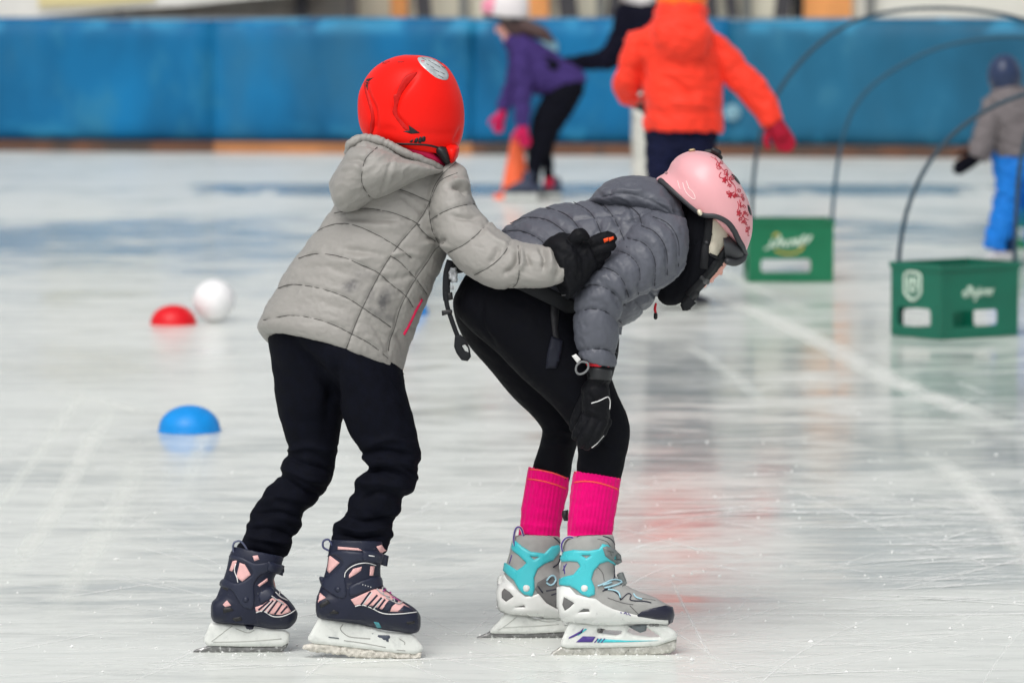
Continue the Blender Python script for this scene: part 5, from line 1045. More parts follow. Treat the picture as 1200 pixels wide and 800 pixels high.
# webbing and pad on the thigh
WB = mat('webbing_sheen', (.012, .012, .015), .5, .4, bump=.3, bscale=600); PADM = mat('pad_blue_black', lin(24, 27, 40), .6, .3, bump=.2, bscale=500)
for q, m_, th, nm in (([(646, 338), (656, 340), (655, 360), (653, 385), (655, 397), (648, 396), (645, 370)], WB, .005, 'webbing'), ([(646, 394), (659, 399), (657, 415), (652, 431), (640, 431), (641, 415)], PADM, .007, 'strap_pad'), ([(655, 342), (668, 344), (672, 354), (664, 362), (656, 358)], BLK, .010, 'buckle')):
    GIRL.add(nm, patch(q, LGT, YG, th, 2.5, smooth=False, depth=.006), m_, hb)
GIRL.add('buckle_mark', tubew([P(658, 346, YG - .20), P(668, 345.5, YG - .20)], .0007, 6), mat('buckle_grey_line', (.2, .2, .21), .5), hb)
GIRL.add('strap_end', loft([(659, 598, 666, 597, .03, .004), (658.5, 604, 666, 604, .03, .007), (661, 610, 666, 610, .03, .004)], YG), BLK, hb)

# ================================================================ her skates
GREY = mat('boot_grey_fabric', lin(160, 160, 158), .8, .3, var=.08, vscale=50, bump=.35, bscale=800); WSH = mat('shell_white_plastic', (.76, .77, .75), .28, .5, var=.03, vscale=30, dirt=((.5, .5, .5), 50, .62, .72)); TEAL = mat('cuff_turquoise_plastic', lin(70, 196, 206), .32, .5, var=.05, vscale=20)
MESHG = mat('boot_mesh_dark', lin(112, 112, 112), .85, .2, bump=.5, bscale=700); TOE = mat('toe_navy', lin(30, 32, 52), .4, .5); PUR = mat('print_purple', lin(78, 58, 140), .5); CYL = mat('lace_pale_cyan', lin(168, 208, 222), .7); BGR = mat('buckle_grey_plastic', lin(120, 126, 126), .4)
Yc = G(715, 767).y + .004
shaft = [(672, 628, 718, 626, 0, .034), (662, 634, 720.5, 635, 0, .04), (658, 650, 720, 652, 0, .041), (656, 670, 720, 672, 0, .042), (655, 690, 730, 684, 0, .043), (655, 706, 728, 700, 0, .043), (660, 724, 716, 724, 0, .038)]
foot = [(653.5, 692, 654, 712, 0, .012), (657, 688, 658, 724, 0, .034), (676, 680, 676, 729, 0, .041), (700, 674, 700, 731, 0, .042), (724, 681, 722, 731, 0, .042), (745, 691, 744, 730, 0, .042), (764, 698, 763, 730, 0, .04), (779, 706, 778, 730, 0, .033), (787, 711, 786, 728, 0, .02), (789.5, 716, 789, 723, 0, .007)]
hol = [(668, 728), (663, 737), (657, 752), (658, 757), (665, 759), (700, 758.5), (740, 757.5), (768, 756.5), (785, 751), (793, 748.5), (794, 744), (790, 738), (782, 733), (770, 731), (740, 732), (700, 732)]
hh = [[(700, 736), (704, 735), (712, 738), (729, 738.5), (728, 742), (722, 744), (700, 741)], [(738, 735), (744, 734), (758, 735), (766, 740), (774, 745.5), (764, 746), (742, 743), (735, 739)]]
bla = [(643, 768), (648, 763), (657, 757), (667, 758.5), (700, 757.5), (740, 756.5), (768, 755.5), (786, 750), (793, 748), (792, 760), (786, 764.5), (776, 766), (720, 768.5), (660, 770), (646, 770)]
sk, ST = skate(GIRL, Yc, shaft, foot, GREY, hol, hh, bla, mat('blade_steel_light', (.5, .49, .45), .35, .5, var=.25, vscale=90, metal=.6, dirt=((.75, .74, .70), 110, .5, .64)), hd=.04)
SHELL = [(653, 688), (660, 686), (668, 688), (675, 696), (690, 700), (698, 701), (706, 707), (718, 713), (732, 717), (745, 720), (752, 722), (770, 725), (783, 726), (783, 731), (770, 733), (730, 734), (700, 733), (680, 730), (662, 731), (656, 722), (653, 708)]
H1 = [(661, 699), (666, 702), (673, 706), (668, 711), (662, 715), (659, 708)]; H2 = [(677, 717), (684, 712.5), (690, 713), (691, 716)]
for fr in (False, True): GIRL.add('shell', patch(SHELL, ST, Yc, .0022, 2.4, holes=() if fr else [H1, H2], far=fr, smooth=False), WSH, sk)
panels(GIRL, sk, ST, Yc, 'mesh_panel', [H1, H2], MESHG, .0004, smooth=False)
CUFF = [(657, 654), (661, 646), (672, 644), (690, 645), (702, 643), (706, 637), (712, 638), (722, 648), (721, 662), (712, 657), (703, 660), (696, 668), (693, 678), (697, 688), (697, 696), (690, 699), (682, 696), (675, 690), (668, 686), (656, 685), (656, 678), (662, 675), (672, 673), (680, 663), (677, 658), (668, 657), (659, 658)]
for fr in (False, True): GIRL.add('cuff', patch(CUFF, ST, Yc, .0035, 2.2, holes=() if fr else [[(681, 650), (693, 650), (687, 654)]], far=fr, smooth=False), TEAL, sk)
GIRL.add('rivet', patch([(685 + 4.5 * math.cos(a), 688.5 + 4.5 * math.sin(a)) for a in np.linspace(0, 5.7, 12)], ST, Yc, .006, 2), WSH, sk)
GIRL.add('toe_cap', patch([(745, 722), (752, 716), (765, 712), (780, 709), (788, 711), (790, 720), (788, 728), (783, 731), (783, 726), (770, 725), (752, 722.5)], ST, Yc, .0018, 2.2, smooth=False), TOE, sk)
GIRL.add('toe_cap', patch([(745, 722), (752, 716), (765, 712), (780, 709), (788, 711), (790, 720), (788, 728), (783, 731), (783, 726), (770, 725), (752, 722.5)], ST, Yc, .0018, 2.6, smooth=False, far=True), TOE, sk)
lines_(GIRL, sk, ST, Yc, 'piping', [[(676, 629), (686, 627), (700, 627), (714, 630), (720, 637), (720.5, 645)], [(720, 660), (720.5, 672), (719, 678)], [(706, 692), (715, 690), (726, 697), (727, 703), (735, 695), (740, 697), (738, 703), (755, 704), (763, 706)], [(708, 690), (717, 688)]], TOE, .0013, .0006)
lines_(GIRL, sk, ST, Yc, 'seam_line', [[(700, 631), (711, 634), (715, 640)], [(700, 664), (706, 670), (708, 680)], [(745, 700), (755, 701), (768, 703)], [(738, 709), (745, 716), (748, 719)], [(712, 700), (730, 706), (742, 708)]], MESHG, .0008, .0003)
lines_(GIRL, sk, ST, Yc, 'lace', [[(700, 686), (708, 683), (718, 679), (728, 682), (722, 686), (708, 688)], [(706, 685), (716, 682)], [(712, 690), (724, 693), (727, 700)], [(742, 696), (745, 700), (752, 702)]], CYL, .0017, .003)
GIRL.add('buckle', patch([(705, 641), (710, 639), (719, 643), (726, 650), (727, 657), (722, 661), (714, 656), (708, 651)], ST, Yc, .008, 2, smooth=False), BGR, sk)
lines_(GIRL, sk, ST, Yc, 'buckle_mark', [[(709, 644), (715, 646)], [(712, 645), (713, 650)], [(718, 655), (725, 654)]], mat('buckle_dark_line', lin(80, 84, 84), .5), .0007, .0088)  # thin lines in a darker grey than the buckle
GIRL.add('tongue_tab', patch([(724, 672), (729, 671), (734, 684), (729, 687)], ST, Yc, .006, 2, smooth=False), BGR, sk)
lp = [(659, 646), (658, 638), (662, 631), (669, 629), (676, 634), (679, 645)]
GIRL.add('pull_loop', tubew(P(*cat(lp, 5).T, Yc - .014), .0036, 8, flat=(1.8, .8)), WSH, sk); GIRL.add('pull_loop', tubew(P(*cat([(x, y) for x, y in lp], 5).T, Yc - .0185), .0022, 8, flat=(1.2, .8)), PUR, sk)
lines_(GIRL, sk, ST, Yc, 'heel_mark', [[(661, 662), (662, 672)], [(660, 668), (664, 660)]], PUR, .0012, .0006)
hp = lambda poly, t=.0135: slab(poly, Yc - t, .0006, (), 2.5, smooth=False, rnd=0)
GIRL.add('holder_print', join(hp([(683, 745), (698, 745.5), (694, 752), (675, 752)]), hp([(667, 746), (680, 739), (684, 735), (682, 741), (672, 746), (666, 748)])), PUR, sk)
GIRL.add('holder_print', join(hp([(700, 748), (735, 750), (772, 750), (735, 751.8), (700, 752.5)]), hp([(676, 744), (686, 736), (688, 737), (678, 744)])), TEAL, sk)
GIRL.add('holder_print', join(*[hp([(696 + 4 * k, 752.5), (700 + 4 * k, 747.5), (701.5 + 4 * k, 747.5), (697.5 + 4 * k, 752.5)], .0142) for k in range(3)]), PUR, sk)
GIRL.add('holder_bolt', join(*[tube([(x, y, -.0137, 1.5), (x + 3, y, -.0137, 1.5)], Yc) for x, y in ((675, 728), (683, 727.5), (692, 727.5), (762, 732), (768, 732))]), mat('bolt_grey', (.2, .2, .2), .4), sk)
GIRL.add('release_lever', slab([(736, 733), (748, 731.5), (759, 731), (757, 739), (750, 741), (742, 737)], Yc, .015, (), 2.5), mat('lever_grey', lin(104, 112, 116), .4), sk)
lines_(GIRL, sk, ST, Yc, 'logo_mark', [[(727, 716.5), (729, 717)], [(731, 718), (733, 716.5), (735, 719)], [(736, 717.5), (739, 720)]], PUR, .0009, .0026)

Yc = G(607, 747).y + .004
shaft = [(610, 626, 655, 628, 0, .034), (601, 630, 657, 634, 0, .04), (597.5, 645, 656, 650, 0, .041), (593, 662, 656, 668, 0, .042), (589, 682, 660, 678, 0, .043), (586, 700, 658, 696, 0, .043), (588, 715, 644, 718, 0, .038)]
foot = [(582, 690, 582, 706, 0, .012), (585, 684, 586, 716, 0, .034), (604, 676, 604, 721, 0, .041), (628, 670, 628, 723, 0, .042), (652, 676, 650, 723, 0, .042), (672, 686, 671, 723, 0, .042), (690, 694, 690, 723, 0, .04), (704, 702, 704, 722, 0, .03), (712, 708, 712, 718, 0, .01)]
hol = [(592, 717), (585, 727), (575, 737), (574, 741), (580, 742), (620, 742), (660, 740), (700, 737), (714, 732), (716, 727), (708, 722), (690, 722), (640, 724)]
bla = [(557, 747.5), (560, 745.5), (573, 740), (575, 737.5), (579, 741), (620, 741), (660, 739.5), (700, 736.5), (710, 736), (705, 742), (660, 747), (600, 748.5), (560, 749)]
sk, ST = skate(GIRL, Yc, shaft, foot, GREY, hol, [[(616, 720), (624, 716), (640, 715), (648, 718), (642, 723), (628, 725)]], bla, STEEL, hd=.04)
SHELL = [(584, 676), (590, 671), (594, 678), (601, 684), (608, 693), (616, 699), (626, 697), (631, 695), (640, 706), (652, 713), (668, 717), (690, 718), (708, 718), (706, 724), (680, 725), (640, 724), (620, 721), (596, 719), (586, 714), (582, 702)]
H1 = [(591, 689), (597, 693), (602, 698.5), (593, 704.5), (588, 700), (588, 693)]; H2 = [(602, 711), (614, 708.5), (616, 711)]
for fr in (False, True): GIRL.add('shell', patch(SHELL, ST, Yc, .0022, 2.4, holes=() if fr else [H1, H2], far=fr, smooth=False), WSH, sk)
panels(GIRL, sk, ST, Yc, 'mesh_panel', [H1, H2], MESHG, .0004, smooth=False)
CUFF = [(599, 641), (603, 632), (612, 640), (622, 646), (638, 648), (646, 640), (654, 638), (658, 642), (654, 648), (648, 656), (638, 660), (630, 666), (626, 676), (626.5, 690), (624, 698), (614, 696), (608, 690), (602, 679), (596, 674), (590, 668), (592, 659), (597, 662), (606, 668), (612, 664), (617, 659), (608, 650), (601, 645)]
for fr in (False, True): GIRL.add('cuff', patch(CUFF, ST, Yc, .0035, 2.2, holes=() if fr else [[(621, 651.5), (632, 652), (626, 655.5)]], far=fr, smooth=False), TEAL, sk)
GIRL.add('rivet', patch([(617 + 4.5 * math.cos(a), 688.5 + 4.5 * math.sin(a)) for a in np.linspace(0, 5.7, 12)], ST, Yc, .006, 2), WSH, sk)
GIRL.add('tongue_panel', patch([(627, 690), (630, 682), (640, 676), (652, 678), (654, 700), (652, 712), (642, 707), (633, 699)], ST, Yc, .001, 2.2, smooth=False), MESHG, sk)
lines_(GIRL, sk, ST, Yc, 'lace', [[(640, 680), (645, 674), (650, 676), (650, 683), (645, 686), (640, 682)]], CYL, .002, .003)
lines_(GIRL, sk, ST, Yc, 'piping', [[(614, 627), (630, 626), (648, 629), (656, 636)], [(630, 686), (636, 694)], [(640, 692), (652, 690)], [(648, 664), (654, 660), (657, 650)], [(646, 697), (654, 694)]], TOE, .0016, .0008)
lp = [(603, 640), (602, 630), (604, 620), (608, 617), (612, 622), (616, 640)]
GIRL.add('pull_loop', tubew(P(*cat(lp, 5).T, Yc - .02), .0036, 8, flat=(1.8, .8)), WSH, sk); GIRL.add('pull_loop', tubew(P(*cat(lp, 5).T, Yc - .0245), .0022, 8, flat=(1.2, .8)), PUR, sk)
lines_(GIRL, sk, ST, Yc, 'heel_mark', [[(597, 660), (600, 650)]], PUR, .0012, .0006)
GIRL.add('holder_groove', join(*[tubew(P(*cat(l, 4).T, Yc - .0132), .0009, 6) for l in ([(606, 722), (596, 730), (584, 738)], [(590, 735), (630, 733), (655, 731)], [(618, 722), (640, 728), (656, 726)])]), mat('holder_groove_soft', (.5, .52, .49), .6), sk)
# ================================================================ skaters in the background
def person(x, y, label): 
    g = G(x, y); return Thing('person', (g.x, g.y, 0), label, 'person'), g.y
def blob(T, name, lofts, m, Yb, vox=.006, parent=None, amp=.006, seed=1, sc=14, seams=(), puff=.006, sw=8, folds=()):
    r = remesh(join(*lofts), vox, 4); r = displace(r, seams, sw, puff, .002, folds, addf(cloth_noise(amp, sc * 1.6, sc * .6, 40, 15, seed), cloth_noise(amp * 1.2, sc * 1.2, sc * .5, 30, 35, seed + 7))); return T.add(name, r, m, parent)
def bskate(T, Yb, x, y, ln, dy, m, side=1, hold=None):
    """skate seen small: boot, holder, blade; x,y = heel of the blade on the ice, ln = length (negative = toe to the left)"""
    s = ln / abs(ln); u = abs(ln); k = u / 100
    f = lambda a, b: (x + s * a * k, y - b * k)
    bt = remesh(join(loft([(*f(8, 78), *f(42, 78), dy, .036), (*f(4, 55), *f(44, 58), dy, .04), (*f(2, 30), *f(46, 30), dy, .04)], Yb), loft([(*f(1, 48), *f(1, 26), dy, .02), (*f(10, 58), *f(10, 22), dy, .04), (*f(45, 56), *f(45, 22), dy, .042), (*f(75, 42), *f(75, 22), dy, .04), (*f(92, 34), *f(92, 24), dy, .022)], Yb)), .005, 3)
    sk = T.add('ice_skate', bt, m)
    T.add('blade_holder', slab([f(8, 25), f(2, 10), f(6, 8), f(88, 8), f(92, 24)], Yb + dy, .012, [], 4), hold or HOLD, sk); T.add('blade', slab([f(-4, 2), f(2, 9), f(92, 9), f(94, 3), f(88, 0), f(0, 0)], Yb + dy, .004, [], 4), STEEL, sk); return sk
def body(T, J, E, Yb): T.add('body', limb_body(None, J, E, Yb), SKIN)
def hand(T, pts, m, Yb, name='glove', r=5, vox=.004, fan=1):
    """mitten-like winter glove with four fingers and a thumb: pts = wrist, knuckle, tip (x,y,dy)"""
    (x0, y0, d0), (x1, y1, d1), (x2, y2, d2) = pts; ux, uy = x2 - x1, y2 - y1; nx, ny = -uy, ux; q = max(1e-3, math.hypot(nx, ny)); nx, ny = nx / q, ny / q
    fs = [tube([(x1 + nx * r * .55 * k, y1 + ny * r * .55 * k, d1, r * .42), (x1 + ux * .55 + nx * r * .62 * k * fan, y1 + uy * .55 + ny * r * .62 * k * fan, d1, r * .40), (x1 + ux * w_ + nx * r * .6 * k * fan, y1 + uy * w_ + ny * r * .6 * k * fan, d2, r * .33)], Yb) for k, w_ in ((-1.5, .85), (-.5, 1), (.5, .97), (1.5, .8))]
    th = tube([((x0 + x1) / 2 + nx * r, (y0 + y1) / 2 + ny * r, d1, r * .5), (x1 + nx * r * 1.9, y1 + ny * r * 1.9, d1 - .01, r * .42), (x1 + ux * .4 + nx * r * 2.1, y1 + uy * .4 + ny * r * 2.1, d1 - .015, r * .33)], Yb)
    T.add(name, remesh(join(tube([(x0, y0, d0, r * 1.05), ((x0 + x1) / 2, (y0 + y1) / 2, d1, r * 1.2), (x1, y1, d1, r * 1.2)], Yb), *fs, th), vox, 2), m)

# ---------------------------------------------------------------- orange jacket, seen from behind
ORJ = mat('jacket_neon_orange', (.93, .046, .020), .6, .25, var=.1, vscale=10, bump=.15, bscale=300, sheen=.15); ORH = mat('helmet_orange', (.95, .20, .015), .4, .5); NVT = mat('trousers_navy', lin(24, 28, 54), .8, .1, var=.15, vscale=20)
T, Yb = person(800, 362, 'skater seen from behind in bright orange jacket and navy trousers, one red glove held out')
body(T, dict(hip=(796, 160, 0, 28), ch=(792, 80, 0, 28), nk=(795, 25, 0, 15), hd=(797, -15, 0, 20), sl=(745, 55, 0, 12), el=(735, 108, .04, 10), wl=(750, 120, .14, 8), sr=(840, 55, 0, 12), er=(875, 105, 0, 10), wr=(908, 140, 0, 7), hl=(778, 175, 0, 20), kl=(776, 250, 0, 14), al=(778, 325, 0, 10), hr=(815, 175, 0, 20), kr=(812, 250, 0, 14), ar=(806, 325, 0, 10)),
     [('hip', 'ch'), ('ch', 'nk'), ('nk', 'hd'), ('ch', 'sl'), ('sl', 'el'), ('el', 'wl'), ('ch', 'sr'), ('sr', 'er'), ('er', 'wr'), ('hip', 'hl'), ('hl', 'kl'), ('kl', 'al'), ('hip', 'hr'), ('hr', 'kr'), ('kr', 'ar')], Yb)
oj = [loft([(762, 140, 838, 142, 0, .12), (756, 153, 845, 156, 0, .15), (754, 146, 847, 150, 0, .155), (755, 120, 846, 122, 0, .155), (750, 90, 846, 92, 0, .155), (744, 65, 846, 66, 0, .15), (742, 45, 842, 46, 0, .14), (760, 30, 830, 30, 0, .12), (768, 20, 824, 20, 0, .1)], Yb),
      loft([(736, 38, 758, 36, 0, .06), (729, 60, 758, 68, -.01, .07), (722, 85, 752, 90, .0, .065), (719, 102, 748, 110, .03, .06), (728, 120, 750, 116, .09, .055), (742, 125, 758, 112, .14, .05)], Yb),
      loft([(828, 36, 848, 45, 0, .06), (832, 72, 862, 58, 0, .07), (850, 98, 884, 82, -.01, .062), (876, 124, 904, 106, -.02, .055), (893, 147, 915, 134, -.03, .048), (896, 151, 916, 140, -.03, .04)], Yb)]
jk = blob(T, 'jacket', oj, ORJ, Yb, .0055, amp=.006, seed=101, sc=18, seams=[[(754, 130), (800, 134), (846, 130)], [(752, 75), (800, 82), (846, 75)], [(724, 78), (752, 84)], [(852, 88), (874, 72)]], folds=[([(775, 90), (795, 100), (815, 118)], 4, -.012), ([(752, 70), (754, 90), (750, 110)], 4, -.015), ([(770, 125), (800, 120), (835, 126)], 4, .008)])
blob(T, 'hood', [loft([(762, 40, 768, 58, -.10, .04), (770, 20, 778, 72, -.10, .08), (797, 12, 800, 78, -.10, .10), (822, 20, 824, 70, -.10, .08), (834, 34, 832, 55, -.09, .04)], Yb), loft([(766, 30, 828, 30, -.02, .11), (768, 12, 828, 12, -.02, .11), (772, 4, 824, 4, -.02, .09)], Yb)], ORJ, Yb, .0055, jk, seed=105, seams=[[(765, 50), (800, 66), (833, 48)]])
blob(T, 'helmet', [loft([(770, 8, 828, 8, 0, .10), (767, -12, 831, -12, 0, .115), (768, -32, 829, -32, 0, .11), (777, -50, 821, -50, 0, .08), (790, -60, 808, -60, 0, .03)], Yb)], ORH, Yb, .006, amp=.0)
blob(T, 'trousers', [loft([(757, 135, 838, 138, 0, .11), (757, 165, 838, 167, 0, .12), (758, 190, 802, 195, 0, .10), (758, 240, 797, 245, 0, .085), (760, 300, 796, 304, 0, .07), (760, 335, 797, 338, 0, .06)], Yb), loft([(770, 140, 838, 140, 0, .11), (776, 165, 838, 165, 0, .12), (796, 195, 836, 192, 0, .1), (797, 245, 834, 242, 0, .085), (793, 300, 828, 300, 0, .07), (792, 335, 826, 335, 0, .06)], Yb)], NVT, Yb, .0055, amp=.008, seed=111, sc=14)
DRED = mat('glove_dark_red', lin(165, 12, 45), .75, .3, var=.15, vscale=30)
hand(T, [(905, 142, -.03), (914, 156, -.03), (924, 176, -.03)], DRED, Yb, r=9.5); hand(T, [(748, 122, .15), (753, 120, .22), (760, 118, .26)], mat('glove_dark_grey', (.03, .03, .04), .8), Yb, r=7)
DKB = mat('boot_dark', lin(34, 36, 50), .5)
bskate(T, Yb, 776, 362, 42, -.02, DKB); bskate(T, Yb, 797, 364, 38, .05, DKB)

# ---------------------------------------------------------------- purple jacket, bending forward, ponytail
PURJ = mat('jacket_purple', lin(64, 50, 106), .8, .1, var=.1, vscale=10); BLT = mat('trousers_black', lin(15, 16, 25), .85, .08, var=.15, vscale=20)
T, Yb = person(622, 235, 'skater in purple jacket and white and pink helmet bending down beside the orange cone')
body(T, dict(hip=(662, 100, 0, 18), ch=(618, 75, 0, 18), nk=(596, 48, 0, 10), hd=(588, 30, 0, 12), f=(580, 38, .0, 8), s1=(610, 72, -.1, 8), e1=(612, 110, -.12, 6), w1=(613, 142, -.12, 5), s2=(605, 75, .1, 8), e2=(598, 110, .12, 6), w2=(588, 132, .12, 5), h1=(652, 115, -.04, 14), k1=(632, 165, -.04, 8), a1=(627, 215, -.03, 6), h2=(658, 115, .06, 14), k2=(640, 165, .06, 8), a2=(642, 215, .06, 6)),
     [('hip', 'ch'), ('ch', 'nk'), ('nk', 'hd'), ('hd', 'f'), ('ch', 's1'), ('s1', 'e1'), ('e1', 'w1'), ('ch', 's2'), ('s2', 'e2'), ('e2', 'w2'), ('hip', 'h1'), ('h1', 'k1'), ('k1', 'a1'), ('hip', 'h2'), ('h2', 'k2'), ('k2', 'a2')], Yb)
blob(T, 'jacket', [loft([(598, 40, 590, 52, 0, .06), (618, 42, 602, 70, 0, .11), (640, 55, 612, 95, 0, .13), (662, 68, 622, 108, 0, .13), (680, 82, 640, 112, 0, .12), (688, 92, 655, 114, 0, .10)], Yb), loft([(600, 55, 622, 60, -.10, .05), (601, 85, 624, 88, -.12, .05), (602, 115, 623, 116, -.125, .042), (604, 147, 620, 148, -.125, .036)], Yb), loft([(596, 60, 612, 70, .10, .05), (594, 90, 610, 98, .12, .045), (582, 126, 598, 132, .125, .036)], Yb)], PURJ, Yb, .008, seed=121, amp=.01)
blob(T, 'trousers', [loft([(640, 105, 684, 92, -.02, .10), (634, 118, 684, 108, -.03, .10), (624, 140, 664, 142, -.04, .08), (621, 165, 650, 165, -.04, .065), (618, 190, 636, 192, -.04, .05), (617, 218, 632, 218, -.04, .045)], Yb), loft([(640, 108, 684, 96, .06, .10), (636, 120, 682, 112, .06, .1), (632, 140, 664, 142, .07, .08), (632, 168, 650, 168, .07, .06), (636, 190, 648, 190, .07, .045), (637, 216, 650, 216, .07, .04)], Yb)], BLT, Yb, .008, seed=127, amp=.008)
CRG = mat('glove_crimson', lin(196, 20, 82), .75, .3)
hand(T, [(612, 146, -.125), (613, 158, -.125), (616, 172, -.12)], CRG, Yb, r=5.6, vox=.006); hand(T, [(589, 132, .125), (585, 142, .125), (583, 155, .125)], CRG, Yb, r=5, vox=.006)
HW = mat('helmet_white', lin(228, 222, 224), .4); HP = mat('helmet_rose', lin(240, 150, 175), .4)
h_ = blob(T, 'helmet', [loft([(568, 18, 618, 22, 0, .11), (566, 8, 620, 12, 0, .12), (568, -2, 618, 0, 0, .115), (578, -10, 610, -9, 0, .08), (590, -14, 600, -14, 0, .03)], Yb)], HW, Yb, .007, amp=0)
T.add('front_panel', loft([(565, 15, 584, 18, 0, .09), (564, 8, 586, 9, 0, .112), (566, 1, 586, 0, 0, .11), (574, -5, 588, -6, 0, .08)], Yb), HP, h_)
T.add('helmet_brim', loft([(566, 17, 618, 24, 0, .112), (567, 21, 617, 27, 0, .11)], Yb, sub=2), mat('helmet_brim_dark', (.02, .02, .03), .5), h_)
T.add('hair', remesh(join(loft([(584, 22, 612, 24, 0, .09), (590, 36, 616, 36, 0, .075), (600, 44, 612, 46, 0, .05)], Yb), tube([(606, 28, -.02, 10), (622, 34, -.03, 9), (636, 40, -.04, 8), (646, 48, -.04, 4)], Yb)), .007, 3), mat('hair_brown', lin(74, 52, 50), .6, var=.3, vscale=40))
DKS = mat('boot_blue_black', lin(40, 48, 72), .5); SNR = mat('sock_red', lin(190, 20, 60), .8)
bskate(T, Yb, 632, 237, -46, -.05, DKS); bskate(T, Yb, 659, 234, -34, .08, DKS)
T.add('sock', loft([(637, 208, 650, 208, .07, .045), (637, 220, 650, 220, .07, .045)], Yb, sub=2), SNR)

# ---------------------------------------------------------------- dark sleeve and white trousers, mostly hidden behind the orange jacket
DKJ = mat('jacket_blue_black', lin(18, 18, 32), .8, .08, var=.15, vscale=12); WHT = mat('trousers_off_white', lin(205, 205, 198), .8, var=.08, vscale=10)
T, Yb = person(752, 231, 'skater in black jacket and white trousers reaching out behind the orange jacket')
body(T, dict(hip=(765, 110, 0, 18), ch=(762, 50, 0, 18), nk=(752, 15, 0, 9), hd=(744, -10, 0, 13), fc=(727, 0, 0, 9), s1=(748, 38, .0, 6), e1=(722, 56, -.02, 4), ek=(698, 71, -.2, 3.5), w1=(662, 76, -.45, 3), s2=(785, 35, 0, 9), e2=(795, 75, 0, 7), w2=(790, 105, 0, 5), h1=(755, 125, 0, 12), k1=(751, 165, 0, 8), a1=(750, 214, 0, 6), h2=(778, 125, 0, 12), k2=(782, 165, 0, 8), a2=(784, 214, 0, 6)),
     [('hip', 'ch'), ('ch', 'nk'), ('nk', 'hd'), ('hd', 'fc'), ('ch', 's1'), ('s1', 'e1'), ('e1', 'ek'), ('ek', 'w1'), ('ch', 's2'), ('s2', 'e2'), ('e2', 'w2'), ('hip', 'h1'), ('h1', 'k1'), ('k1', 'a1'), ('hip', 'h2'), ('h2', 'k2'), ('k2', 'a2')], Yb)
blob(T, 'jacket', [loft([(742, 108, 798, 110, 0, .12), (740, 70, 800, 72, 0, .13), (728, 30, 800, 30, 0, .13), (724, 10, 790, 12, 0, .11), (730, 2, 770, 2, 0, .07)], Yb), loft([(722, 10, 758, 50, 0, .09), (715, 38, 738, 66, 0, .075), (704, 58, 722, 80, -.12, .065), (684, 64, 690, 82, -.30, .055), (664, 68, 667, 82, -.44, .05), (650, 71, 652, 83, -.52, .042)], Yb)], DKJ, Yb, .008, seed=131, amp=.01)
blob(T, 'trousers', [loft([(742, 100, 798, 102, 0, .11), (741, 128, 796, 130, 0, .11), (741, 135, 770, 136, 0, .09), (741, 165, 764, 165, 0, .075), (742, 216, 760, 216, 0, .06)], Yb), loft([(762, 120, 797, 122, 0, .09), (770, 165, 794, 165, 0, .075), (774, 216, 792, 216, 0, .06)], Yb)], WHT, Yb, .008, seed=137, amp=.01)
hand(T, [(652, 77, -.52), (645, 79, -.55), (635, 81, -.55)], BLT, Yb, r=6, vox=.006)
blob(T, 'helmet', [loft([(732, 4, 768, 8, 0, .10), (724, -8, 768, -4, 0, .115), (726, -22, 764, -20, 0, .10), (738, -32, 756, -31, 0, .05)], Yb)], HW, Yb, .007, amp=0)
bskate(T, Yb, 740, 231, 30, -.02, HW); bskate(T, Yb, 772, 231, 30, .04, HW)

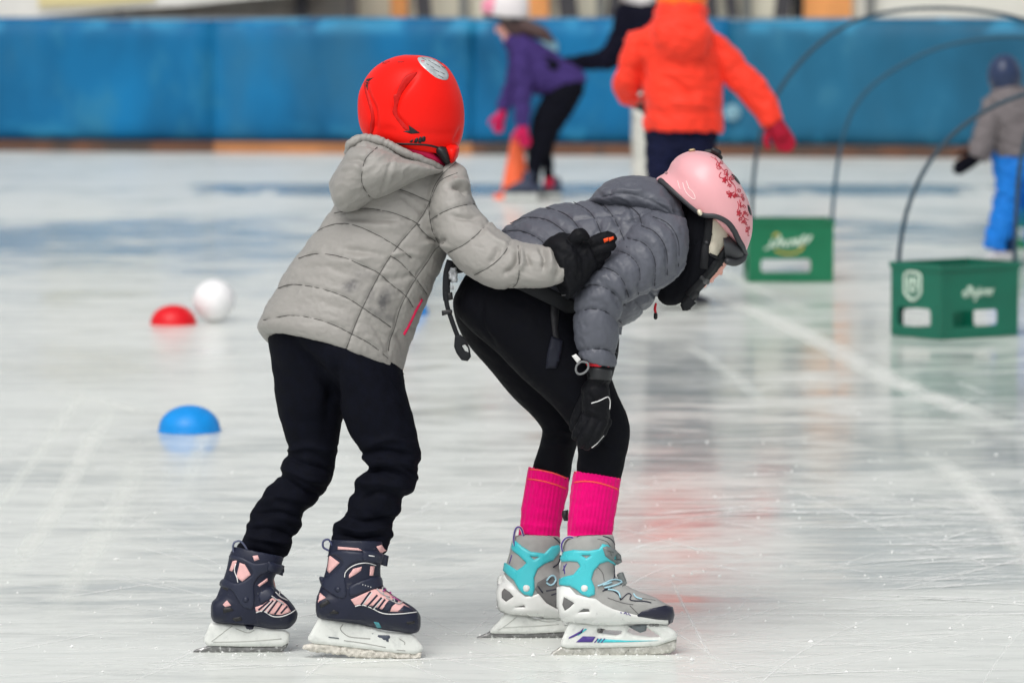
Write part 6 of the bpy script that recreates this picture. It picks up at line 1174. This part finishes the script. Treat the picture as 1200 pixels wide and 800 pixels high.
# ---------------------------------------------------------------- grey jacket and blue trousers at the right edge
GJ = mat('jacket_mid_grey', lin(112, 106, 108), .75, .3, var=.15, vscale=12); BLP = mat('trousers_bright_blue', lin(22, 122, 214), .7, .3, var=.08, vscale=12); NVH = mat('helmet_navy', lin(38, 54, 88), .4, var=.2, vscale=8)
T, Yb = person(1170, 311, 'small skater in grey jacket, blue trousers and navy helmet at the right edge')
body(T, dict(hip=(1190, 180, 0, 18), ch=(1184, 130, 0, 18), nk=(1180, 108, 0, 9), hd=(1178, 88, 0, 13), s1=(1164, 120, -.05, 8), e1=(1156, 155, -.08, 7), w1=(1144, 180, -.10, 5), s2=(1208, 120, .05, 8), e2=(1220, 155, .05, 7), w2=(1222, 182, 0, 5), h1=(1175, 200, 0, 13), k1=(1172, 245, 0, 9), a1=(1168, 285, 0, 7), h2=(1205, 200, 0, 13), k2=(1212, 245, 0, 9), a2=(1214, 285, 0, 7)),
     [('hip', 'ch'), ('ch', 'nk'), ('nk', 'hd'), ('ch', 's1'), ('s1', 'e1'), ('e1', 'w1'), ('ch', 's2'), ('s2', 'e2'), ('e2', 'w2'), ('hip', 'h1'), ('h1', 'k1'), ('k1', 'a1'), ('hip', 'h2'), ('h2', 'k2'), ('k2', 'a2')], Yb)
blob(T, 'jacket', [loft([(1164, 182, 1222, 184, 0, .13), (1158, 160, 1224, 160, 0, .14), (1152, 132, 1224, 132, 0, .14), (1156, 114, 1218, 114, 0, .13), (1168, 102, 1200, 102, 0, .09)], Yb), loft([(1150, 118, 1176, 110, -.05, .065), (1146, 140, 1174, 150, -.08, .065), (1138, 163, 1164, 175, -.1, .058), (1134, 180, 1155, 190, -.11, .05)], Yb), loft([(1200, 112, 1222, 122, .05, .06), (1210, 150, 1232, 152, .05, .055), (1214, 182, 1230, 182, .03, .045)], Yb)], GJ, Yb, .007, seed=141, amp=.008)
blob(T, 'helmet', [loft([(1163, 106, 1192, 108, 0, .08), (1158, 96, 1197, 98, 0, .10), (1158, 82, 1197, 84, 0, .105), (1164, 70, 1191, 71, 0, .08), (1173, 64, 1183, 64, 0, .03)], Yb)], NVH, Yb, .006, amp=0)
blob(T, 'trousers', [loft([(1162, 176, 1222, 178, 0, .12), (1164, 196, 1222, 198, 0, .12), (1167, 215, 1200, 220, 0, .1), (1162, 245, 1196, 250, 0, .095), (1155, 275, 1188, 281, 0, .09), (1152, 289, 1186, 296, 0, .085)], Yb), loft([(1188, 200, 1219, 200, .0, .1), (1196, 218, 1222, 218, .02, .09), (1201, 250, 1226, 250, .03, .08), (1203, 290, 1228, 290, .04, .075)], Yb)], BLP, Yb, .007, seed=147, amp=.01, sc=12)
T.add('dark_leg_patch', loft([(1178, 268, 1187, 271, -.01, .07), (1177, 293, 1186, 296, -.01, .07)], Yb, sub=2), BLT)  # dark patch along the inner edge of the lower trouser leg
hand(T, [(1146, 183, -.115), (1137, 189, -.115), (1118, 200, -.115)], BLT, Yb, r=6.5, vox=.005); hand(T, [(1222, 184, .03), (1223, 194, .03), (1224, 206, .03)], BLT, Yb, r=6, vox=.005)
bskate(T, Yb, 1187, 311, -34, -.02, HW); bskate(T, Yb, 1228, 308, -32, .06, HW)
